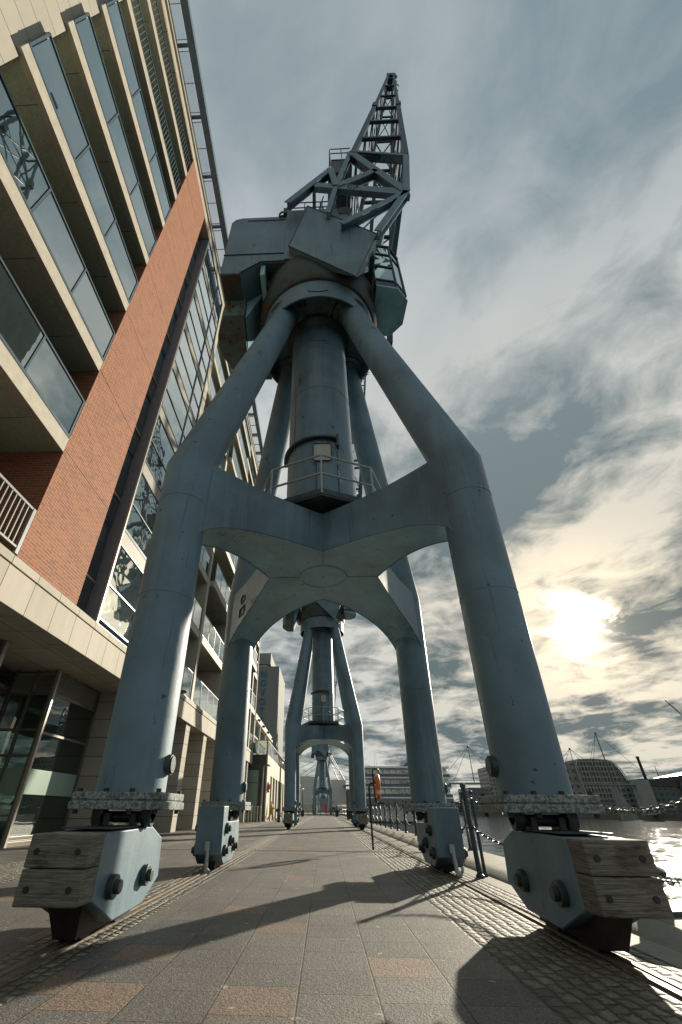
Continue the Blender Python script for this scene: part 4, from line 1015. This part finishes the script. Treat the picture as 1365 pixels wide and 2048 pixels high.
# curved flats with an exposed frame: outline in x-z, real depth
t = thing('curved_flats', 'pale curved block of flats with a gridded glass front across the dock', 'building', (180, 330, .3))
arc = [(173.6, .3), (170.6, 26.0), (173.0, 31.5), (184, 31.8), (193, 31.2)] + [(193 + 11 * math.sin(R(a)), .3 + 31 * math.cos(R(a)) ** .8) for a in (20, 35, 50, 62, 72, 80)] + [(204.5, .3)]
part('wall', 'w_flat', lambda b: b.prism(arc, 'y', 331, 352), t)
def grid(b):
    for k in range(12):
        x = 172 + 2.1 * k; b.box(x - .12, x + .12, 329.6, 330.0, 8, 31.0)
    for k in range(8): b.box(171.5 + .1 * k, 195 + .6 * (7 - k), 329.6, 330.05, 8.5 + 3.1 * k, 8.8 + 3.1 * k)
    b.path([(p[0], 329.8, p[1]) for p in arc], .3, 6)
part('grid_frame', 'alu', grid, t)
part('arches', 'grey', lambda b: [b.torus((175 + 4 * k, 330.9, 3.2), 1.5, .2, 'y', 16, 6) for k in range(5)], t)
tb = bld('terraced_flats', 'long low dark-roofed flats on the far bank left of the tree', 204.6, 226.5, 320, 340, 14.5, 'w_low')
part('roof_fascia', 'black', lambda b: b.hexa([(204, 319, 15.6), (226.5, 319, 15.4), (226.5, 341, 15.4), (204, 341, 15.6), (204, 319, 19.6), (226.5, 319, 18.8), (226.5, 341, 18.8), (204, 341, 19.6)]), tb)
tb = bld('end_flats', 'dark flats with sloping black roof at the right picture edge', 226.7, 262, 318, 340, 18.5, 'w_low')
part('roof_fascia', 'black', lambda b: b.hexa([(226, 317, 18.6), (262, 317, 18.6), (262, 341, 18.6), (226, 341, 18.6), (226, 317, 21.2), (262, 317, 27.5), (262, 341, 27.5), (226, 341, 21.2)]), tb)
part('balconies', 'frame', lambda b: [b.box(227, 262, 316.5, 317.6, 3.3 + 3.1 * k, 3.6 + 3.1 * k) for k in range(5)], tb)
tag(MB().tube((209, 322, 13), (208.8, 322, 31.8), .95, .8, 14).tube((208.8, 322, 31.8), (208.8, 322, 32.6), 1.05, 1.05, 14).build('chimney', 'cloth'), 'tall black chimney rising behind the dark-roofed flats', 'chimney')
tag(MB().box(160, 260, 262, 263, .3, 1.2).box(160, 162, 200, 640, -2, .9).build('quay_wall', 'wall_d'), 'grey stone quay wall along the far bank', 'wall')
# tower cranes
def tcrane(x, y, h, x2, lab, luff=None):
    t = thing('tower_crane', lab, 'crane', (x, y, 0))
    b = MB(); b.tube((x, y, 0), (x, y, h), .6, .5, 4)
    b.build('tower', 'steel', t); b = MB()
    if luff: b.path([(x, y, h), luff], .35, 4); b.path([(x + 2, y, h + 1), luff], .18, 4); b.path([(x - 3, y, h - 1), (x, y, h)], .6, 4)
    else:
        b.box(x2, x + 14, y - .4, y + .4, h - .15, h + .15); b.box(x2, x + 14, y - .2, y + .2, h + 1.3, h + 1.45)
        for k in range(int((x + 12 - x2) / 2)): b.path([(x2 + 2 * k, y, h), (x2 + 1 + 2 * k, y, h + 1.4), (x2 + 2 + 2 * k, y, h)], .08, 4)
        b.path([(x, y, h + 5), (x2 + 5, y, h + 1)], .08, 4); b.path([(x, y, h), (x, y, h + 5)], .3, 4)
    b.build('crane_jib', 'steel', t)
tcrane(284, 420, 30.0, 258, 'pale distant tower crane with a level jib near the right edge')
tcrane(265, 330, 46, 0, 'dark leaning crane jib against the clouds at the right edge', (249.0, 330, 70))
# trees
def tree(x, y, z, h, rr, lab):
    t = thing('tree', lab, 'tree', (x, y, z)); rnd = random.Random(int(x))
    b = MB(); b.path([(x, y, z), (x + .2, y, z + h * .35), (x, y + .2, z + h * .7)], [.35, .25, .1], 8)
    for k in range(6):
        a = k * 1.05; b.path([(x + .1, y, z + h * (.3 + .05 * k)), (x + rr * .6 * math.cos(a), y + rr * .6 * math.sin(a), z + h * (.55 + .05 * k))], [.12, .05], 5)
    b.build('trunk', 'bark', t)
    b = MB(); cl = [(rnd.uniform(-.6, .6) * rr, rnd.uniform(-.6, .6) * rr, h * rnd.uniform(.4, .92), rr * rnd.uniform(.3, .55)) for _ in range(16)]
    for cx, cy, cz, cr in cl:
        for _ in range(110):
            d = V((rnd.gauss(0, 1), rnd.gauss(0, 1), rnd.gauss(0, 1))).normalized() * cr * rnd.uniform(.55, 1.05)
            p = V((x + cx, y + cy, z + cz)) + d; s_ = rnd.uniform(.12, .28); u = V((rnd.gauss(0, 1), rnd.gauss(0, 1), rnd.gauss(0, 1))).normalized(); w = u.orthogonal().normalized()
            b.add([p - u * s_, p + w * s_ * .5, p + u * s_, p - w * s_ * .5], [(0, 1, 2, 3)])
    b.build('crown', 'leaf', t)
tree(219, 308, .3, 11.5, 4.6, 'rounded green tree on the far bank in front of the end flats')
tree(203, 312, .3, 6.5, 3.4, 'small bushy tree in front of the low dark-roofed flats')
tree(195, 312, .3, 6.0, 3.0, 'small tree at the foot of the curved flats')
# ------------------------------------------------------------------ fence posts and chains on the quay
def post(x, y, h=1.28, r=.04, z=.1, lab='', grp='iron fence posts along the quay edge'):
    t = thing('fence_post', lab, 'post', (x, y, z), grp)
    b = MB(); b.tube((x, y, z), (x, y, z + h), r, r * .9, 12); b.lathe([(.0001, h + .035), (r * 1.2, h + .01), (r * 1.25, h - .03), (r * .9, h - .05)], (x, y, z), 12)
    b.lathe([(r * 1.7, .0), (r * 1.7, .03), (r, .06)], (x, y, z), 12); b.torus((x, y, z + h * .52), r * 1.5, .012, 'z', 12, 5); b.build('shaft', 'fencep', t); return t
M['fencep'] = simple('grey_blue_post_paint', (.04, .065, .08), .45, .3, .25, 12, .2)
ys = [13.2 + 2.46 * k for k in range(36)]
far = [y for y in ys]
p0 = None
for i, y in enumerate(far):
    lab = 'iron post of the chain fence running down the quay edge beyond the cranes'
    if p0 is None: p0 = post(3.65, y, 1.22, .042, .1, lab)
    else:
        c = copy_tree(p0); c.location = (3.65, y, .1)
pa = post(2.52, 8.83, 1.30, .042, .006, 'thick leaning front fence post beside the rear right crane leg', None); pa.rotation_euler = (0, R(-1.5), 0)
pb = post(2.66, 9.02, 1.20, .028, .006, 'thinner fence post just behind the thick front post', None)
post(3.1, 6.62, 1.2, .04, .1, 'iron post of the chain fence hidden behind the front right crane leg', None)
post(3.1, 3.7, 1.2, .04, .1, 'iron post of the chain fence nearest the viewer at the right edge', None)
def chain(p, q, sag, lab, link=.05, r=.008, simple_=False, grp=None):
    p = V(p); q = V(q); n = max(6, int((q - p).length * 1.03 / (link * 1.35)))
    b = MB(); pts = [p.lerp(q, i / n) - V((0, 0, sag * 4 * (i / n) * (1 - i / n))) for i in range(n + 1)]
    if simple_: b.path(pts[::2] if len(pts) > 8 else pts, r * 1.4, 5)
    else:
        for i in range(n):
            a, c = pts[i], pts[i + 1]; d = (c - a).normalized(); m_ = (a + c) / 2; up = V((0, 0, 1)); s_ = d.cross(up).normalized(); u_ = s_.cross(d)
            ax = s_ if i % 2 else u_
            ring = [m_ + d * (link * .95 * math.cos(2 * PI * k / 12)) + ax * (link * .42 * math.sin(2 * PI * k / 12)) for k in range(12)]
            b.path(ring, r, 6, closed=True)
    return tag(b.build('chain', 'chain'), lab, 'chain', grp)
chain((2.52, 8.83, 1.20), (3.1, 6.62, 1.15), .30, 'heavy upper chain from the thick front post to behind the right crane leg')
chain((2.52, 8.83, .70), (3.1, 6.62, .68), .22, 'heavy lower chain from the thick front post to behind the right crane leg')
chain((3.1, 6.62, 1.16), (3.1, 3.7, 1.16), .24, 'heavy upper chain sagging across the water view at the right edge', .055, .0095)
chain((3.1, 6.62, .62), (3.1, 3.7, .60), .22, 'heavy lower chain at the right edge behind the timber buffer', .055, .0095)
chain((2.56, 8.90, 1.05), (3.65, 13.2, 1.2), .5, 'upper chain from the front posts back to the first distant post', .05, .009)
chain((2.56, 8.90, .55), (3.65, 13.2, .65), .3, 'lower chain from the front posts back to the first distant post', .05, .009)
for i in range(len(far) - 1):
    for z, w in ((1.22, 'upper'), (.66, 'lower')):
        chain((3.65, far[i], z), (3.65, far[i + 1], z), .26, w + ' chain hanging between posts of the distant quay fence', .06, .010, i > 6, w + ' chains of the distant quay fence')
# mooring bollard
t = thing('mooring_bollard', 'squat iron mooring bollard on the coping under the right timber buffer', 'bollard', (3.2, 5.55, .1))
b = MB(); b.lathe([(.26, 0), (.26, .04), (.15, .07), (.14, .22), (.20, .27), (.22, .32), (.16, .37), (.0001, .39)], (3.2, 5.55, .1), 28); b.build('body', 'steel', t)
# life ring stand
t = thing('life_ring_stand', 'bent black pole carrying an orange life ring on the sett strip', 'life ring stand', (1.34, 14.5, .005))
b = MB(); b.path([(1.34, 14.5, 0), (1.34, 14.5, 1.50), (1.37, 14.5, 1.57), (1.43, 14.5, 1.60), (1.72, 14.5, 1.60)], .028, 10)
b.build('pole', 'black', t)
b = MB(); b.path([(1.72, 14.5, 1.10), (1.56, 14.5, 1.10), (1.50, 14.5, 1.16), (1.47, 14.5, 1.90), (1.50, 14.5, 1.97), (1.63, 14.5, 1.97), (1.67, 14.5, 1.90), (1.67, 14.5, 1.84)], .026, 10)
b.build('cradle', 'black', t)
t = thing('life_ring', 'orange life ring with white bands held on the bent black pole', 'life ring', (1.59, 14.5, 1.5))
b = MB(); b.torus((1.59, 14.5, 1.50), .29, .062, 'x', 32, 12); b.build('ring', 'orange', t)
b = MB()
for a in (25, 115, 205, 295):
    pts = [(1.59, 14.5 + .29 * math.cos(R(a + d)), 1.50 + .29 * math.sin(R(a + d))) for d in (-9, -3, 3, 9)]; b.path(pts, .066, 12)
b.build('bands', 'white', t)
b = MB(); b.torus((1.66, 14.5, 1.62), .05, .012, 'x', 14, 6); b.build('grab_rope', 'white', t)
# ------------------------------------------------------------------ lamps, bins, bollards
def globe_lamp(x, y, h, lab):
    t = thing('street_lamp', lab, 'street lamp', (x, y, 0), 'white globe lamps on the promenade')
    b = MB(); b.tube((x, y, 0), (x, y, h), .09, .06, 10); b.lathe([(.14, 0), (.14, .6), (.09, .65)], (x, y, 0), 12); b.build('pole', 'fencep', t)
    b = MB(); b.ball((x, y, h + .2), .26); b.build('globe', 'globe', t)
globe_lamp(-4.06, 45, 4.4, 'white globe lamp in front of the low building with terrace')
globe_lamp(-4.45, 89, 4.5, 'taller looking distant globe lamp left of the third crane')
globe_lamp(-4.27, 99, 4.3, 'distant globe lamp nearest the third crane')
globe_lamp(-3.6, 160, 4.4, 'farthest small globe lamp left of the third crane')
t = thing('street_lamp', 'slim lamp post with a flat tilted head near the bollards', 'street lamp', (-5.72, 45, 0))
b = MB(); b.tube((-5.72, 45, 0), (-5.66, 45, 4.3), .09, .06, 10); b.path([(-5.66, 45, 4.2), (-5.62, 45, 4.4), (-5.4, 45, 4.5)], .04, 8); b.build('pole', 'alu', t)
b = MB(); b.hexa([(-5.55, 44.8, 4.45), (-5.0, 44.8, 4.35), (-5.0, 45.2, 4.35), (-5.55, 45.2, 4.45), (-5.45, 44.85, 4.62), (-5.1, 44.85, 4.5), (-5.1, 45.15, 4.5), (-5.45, 45.15, 4.62)]); b.build('lamp_head', 'canvas', t, .03)
b0 = None
for k in range(6):
    x = -7.0 + .27 * k
    if b0 is None:
        b0 = thing('steel_bollard', 'slim pale bollard in the row before the low dark building', 'bollard', (x, 44.2, 0), 'row of slim pale bollards')
        b = MB(); b.tube((x, 44.2, 0), (x, 44.2, 1.15), .055, .055, 12); b.lathe([(.055, 1.15), (.04, 1.19), (.0001, 1.2)], (x, 44.2, 0), 12); b.build('shaft', 'alu', b0)
    else: c = copy_tree(b0); c.location = (x, 44.2, 0)
for x, y, s, lab in ((2.35, 92, 1, 'black litter bin by the foot of the third crane near the fence'), (-3.9, 90, 1, 'black litter bin at the base of the distant globe lamps'), (3.0, 60, 0, 'small dark litter bin beside the quay fence')):
    tag(MB().lathe([(.0001, 0), (.3, 0), (.36, 1.0), (.38, 1.05), (.2, 1.15), (.0001, 1.17)], (x, y, 0), 16).build('litter_bin', 'black'), lab, 'litter bin')
pr = None
for k in range(5):
    x = -3.2 + 1.25 * k
    if pr is None:
        pr = thing('short_post', 'short dark post in the line crossing the far promenade', 'post', (x, 100, 0), 'line of short posts crossing the promenade')
        b = MB(); b.tube((x, 100, 0), (x, 100, 1.0), .06, .06, 8); b.ball((x, 100, 1.0), .07, 8); b.build('shaft', 'steel', pr)
    else: c = copy_tree(pr); c.location = (x, 100, 0)
# gatehouse / screens at far right of the promenade
t = thing('glass_gangway', 'pale glazed gangway shelter on the quay near the third crane', 'shelter', (10, 130, 0))
b = MB(); b.box(7.5, 10.3, 128, 140, -1.0, 3.9); b.build('wall', 'alu', t); b = MB(); b.box(7.4, 10.5, 127.8, 140.2, 3.9, 4.1)
for k in range(8): b.box(7.5 + .38 * k, 7.55 + .38 * k, 127.9, 128, -1, 3.9)
b.build('frame', 'frame', t)
# ------------------------------------------------------------------ person pushing a buggy
def skin_body(name, verts, edges, radii, m, parent, sub=2):
    me = bpy.data.meshes.new(name); me.from_pydata([tuple(V(v)) for v in verts], edges, []); me.materials.append(M[m])
    o = bpy.data.objects.new(name, me); COL.objects.link(o)
    if parent is not None: o.parent = parent
    o['_o'] = (0, 0, 0)
    s_ = o.modifiers.new('skin', 'SKIN'); s_.use_smooth_shade = True
    for i, r_ in enumerate(radii): me.skin_vertices[0].data[i].radius = (r_, r_) if not isinstance(r_, tuple) else r_
    me.skin_vertices[0].data[0].use_root = True
    o.modifiers.new('sub', 'SUBSURF').levels = sub; o.modifiers['sub'].render_levels = sub
    return o
Pn = thing('person', 'person in a long mustard coat and trousers walking behind a dark buggy', 'person', (-5.2, 49.0, 0)); Pn.rotation_euler = (0, 0, R(-8))
# local frame: facing +x
vs = [(0, 0, .92), (0, 0, 1.1), (.02, 0, 1.34), (.03, 0, 1.47), (.05, 0, 1.58), (.06, 0, 1.66),
      (.0, .09, .88), (.16, .10, .48), (.22, .10, .09), (.34, .10, .04),
      (.0, -.09, .88), (-.08, -.10, .50), (-.30, -.10, .14), (-.22, -.10, .04),
      (.02, .19, 1.36), (.12, .23, 1.12), (.36, .20, 1.05), (.44, .20, 1.06),
      (.02, -.19, 1.36), (.12, -.23, 1.12), (.36, -.20, 1.05), (.44, -.20, 1.06)]
es = [(0, 1), (1, 2), (2, 3), (3, 4), (4, 5), (0, 6), (6, 7), (7, 8), (8, 9), (0, 10), (10, 11), (11, 12), (12, 13), (2, 14), (14, 15), (15, 16), (16, 17), (2, 18), (18, 19), (19, 20), (20, 21)]
rd = [.15, .13, .15, .055, .095, .085, .10, .065, .045, .04, .10, .065, .045, .04, .06, .045, .032, .035, .06, .045, .032, .035]
body = skin_body('body', vs, es, rd, 'skin', Pn)
cv = [(0, 0, .60), (0, 0, .9), (.01, 0, 1.15), (.02, 0, 1.38), (.02, .20, 1.36), (.12, .24, 1.12), (.33, .20, 1.05), (.02, -.20, 1.36), (.12, -.24, 1.12), (.33, -.20, 1.05)]
skin_body('coat', cv, [(0, 1), (1, 2), (2, 3), (3, 4), (4, 5), (5, 6), (3, 7), (7, 8), (8, 9)], [.22, .20, .17, .17, .085, .065, .05, .085, .065, .05], 'mustard', Pn)
tv = [(0, 0, .85), (0, .09, .8), (.16, .10, .48), (.22, .10, .14), (0, -.09, .8), (-.08, -.10, .50), (-.28, -.10, .18)]
skin_body('trousers', tv, [(0, 1), (1, 2), (2, 3), (0, 4), (4, 5), (5, 6)], [.14, .115, .09, .075, .115, .09, .075], 'mustard', Pn)
b = MB(); b.ball((.02, 0, 1.63), .115, 14, 1.05); b.ball((-.07, 0, 1.58), .07, 10); b.build('hair', 'hair', Pn)
t = thing('buggy', 'dark folding buggy pushed in front of the person in mustard', 'pushchair', (-4.3, 48.9, 0))
b = MB()
for s in (-.22, .22):
    b.path([(-4.78, 48.9 + s, 1.05), (-4.6, 48.9 + s, .95), (-3.95, 48.9 + s, .18)], .02, 8); b.path([(-4.62, 48.9 + s, .16), (-4.15, 48.9 + s, .70)], .02, 8)
b.path([(-4.78, 48.68, 1.05), (-4.78, 49.12, 1.05)], .02, 8); b.build('frame', 'steel', t)
b = MB(); b.hexa([(-4.55, 48.7, .40), (-4.10, 48.7, .36), (-4.10, 49.1, .36), (-4.55, 49.1, .40), (-4.62, 48.7, .85), (-4.48, 48.7, .60), (-4.48, 49.1, .60), (-4.62, 49.1, .85)])
b.lathe([(.30, 0), (.29, .14), (.22, .24), (.10, .30), (.0001, .31)], (-4.45, 48.9, .78), 14, R(90), R(300)); b.build('seat', 'cloth', t)
for x, y in ((-4.64, 48.68), (-4.64, 49.12), (-3.93, 48.68), (-3.93, 49.12)):
    b = MB(); b.torus((x, y, .12), .10, .024, 'y', 16, 6); b.tube((x, y - .02, .12), (x, y + .02, .12), .03, .03, 8)
    b.build('wheel', 'black', t)
# ------------------------------------------------------------------ sun, sky, clouds
SUN = V((.508, .804, .309)).normalized(); EL = math.asin(SUN.z); AZ = math.atan2(SUN.x, SUN.y)
ld = bpy.data.lights.new('sun', 'SUN'); ld.energy = 2.8; ld.angle = R(.8); ld.color = (1.0, .90, .72)
lo = bpy.data.objects.new('sun', ld); COL.objects.link(lo); lo.rotation_euler = (-SUN).to_track_quat('-Z', 'Y').to_euler()
W = bpy.data.worlds.new('World'); S.world = W; W.use_nodes = True
nt = NT(W.node_tree); bg = nt.n['Background']; bg.inputs['Strength'].default_value = .12
sky = nt.a('ShaderNodeTexSky', sky_type='NISHITA'); sky.sun_disc = False; sky.sun_elevation = EL; sky.sun_rotation = AZ; sky.air_density = 1.2; sky.dust_density = 2.5; sky.altitude = 0
tc = nt.n.new('ShaderNodeTexCoord').outputs['Generated']
nrm = nt.a('ShaderNodeVectorMath', operation='NORMALIZE'); nt.l.new(tc, nrm.inputs[0]); d = nrm.outputs[0]; o = nt.sep(d)
zz = nt.m('MAXIMUM', o[2], 0.0); den = nt.m('ADD', zz, .13)
u = nt.m('DIVIDE', o[0], den); v = nt.m('DIVIDE', o[1], den)
uv = nt.comb(u, v, 0.0)
big = nt.noise(nt.map(uv, (.55, .55, 1), (0, 0, .5), (8.1, 3.3, 0)), 1.0, 2, .5, .2)
med = nt.noise(nt.map(uv, (1.15, .95, 1), (0, 0, -.4), (11.7, 4.9, 0)), 1.4, 8, .56, .35)
fine = nt.noise(nt.map(uv, (2.2, 2.0, 1), (0, 0, .2), (1.3, 5.2, 0)), 2.2, 8, .6, .5)
sd = nt.a('ShaderNodeVectorMath', operation='DOT_PRODUCT'); nt.l.new(d, sd.inputs[0]); sd.inputs[1].default_value = tuple(SUN); ds = nt.m('MAXIMUM', sd.outputs['Value'], 0.0)
near = nt.m('POWER', ds, 9.0); near2 = nt.m('POWER', ds, 90.0); core = nt.m('POWER', ds, 1500.0)
low = nt.ramp(o[2], [(0, 1), (.5, 0)])
# thickness of the cloud: soft sheets overhead, broken lumps towards the horizon
dens = nt.m('ADD', nt.m('MULTIPLY', big, .5), nt.m('MULTIPLY', med, .5))
dens2 = nt.m('ADD', nt.m('MULTIPLY', med, .62), nt.m('MULTIPLY', fine, .38))
soft = nt.ramp(dens, [(.42, 0), (.60, 1)]); hard = nt.ramp(dens2, [(.45, 0), (.51, .55), (.57, 1)])
brk = nt.ramp(o[2], [(.66, 1), (.86, .45), (.98, .12)])
thv = nt.sep(nt.mix(brk, soft, hard))[0]
warm = nt.m('MAXIMUM', nt.m('MULTIPLY', near, .8), nt.m('MULTIPLY', low, .35))
thin = nt.mix(warm, (1.88, 1.98, 1.98), (2.75, 2.45, 1.88))
thick = nt.mix(nt.ramp(o[2], [(.3, 0), (.95, 1)]), (.30, .45, .48), (.72, .95, 1.03))
thick = nt.mix(nt.m('MULTIPLY', near2, .8), thick, (1.0, .98, .85))
cl = nt.mix(thv, thin, thick)
gap = nt.ramp(dens2, [(.42, 1), (.56, 0)])
cl2 = nt.mix(nt.m('MULTIPLY', nt.m('MULTIPLY', near2, gap), .85, clamp=True), cl, (5.2, 4.4, 3.1))
cl3 = nt.mix(nt.m('MULTIPLY', nt.m('MULTIPLY', core, 2.2), nt.ramp(fine, [(.44, 1), (.54, .12)]), clamp=True), cl2, (30, 26, 19))
skc = nt.a('ShaderNodeVectorMath', operation='MINIMUM'); nt.l.new(sky.outputs[0], skc.inputs[0]); skc.inputs[1].default_value = (2.5, 2.5, 2.5)
skm = nt.mix(.93, skc.outputs[0], cl3)
nt.l.new(skm, bg.inputs['Color'])
# ------------------------------------------------------------------ camera
F_, CX, CY, PT, RO, YW = 836.0613, 608.751, 1071.7731, .5814, .0086, -.0447
cd = bpy.data.cameras.new('camera'); cam = bpy.data.objects.new('camera', cd); COL.objects.link(cam); S.camera = cam
cd.sensor_fit = 'VERTICAL'; cd.sensor_height = 24; cd.lens = F_ / 2048 * 24; cd.clip_end = 4000; cd.clip_start = .05
cd.shift_x = (682.5 - CX) / 2048; cd.shift_y = (CY - 1024) / 2048
fw = V((math.sin(YW) * math.cos(PT), math.cos(YW) * math.cos(PT), math.sin(PT))); rt = V((math.cos(YW), -math.sin(YW), 0)); up = rt.cross(fw)
r2 = math.cos(RO) * rt + math.sin(RO) * up; u2 = -math.sin(RO) * rt + math.cos(RO) * up
cam.matrix_world = Matrix(((r2.x, u2.x, -fw.x, 0), (r2.y, u2.y, -fw.y, 0), (r2.z, u2.z, -fw.z, .9), (0, 0, 0, 1)))
S.render.engine = 'CYCLES'; S.render.resolution_x = 682; S.render.resolution_y = 1024
S.cycles.use_denoising = True; S.cycles.max_bounces = 6; S.cycles.transparent_max_bounces = 16; S.cycles.caustics_reflective = False; S.cycles.caustics_refractive = False
S.view_settings.view_transform = 'Standard'; S.view_settings.look = 'None'; S.view_settings.gamma = 1; S.view_settings.exposure = 1.35
for o_ in list(S.objects):
    if '_o' in o_: del o_['_o']
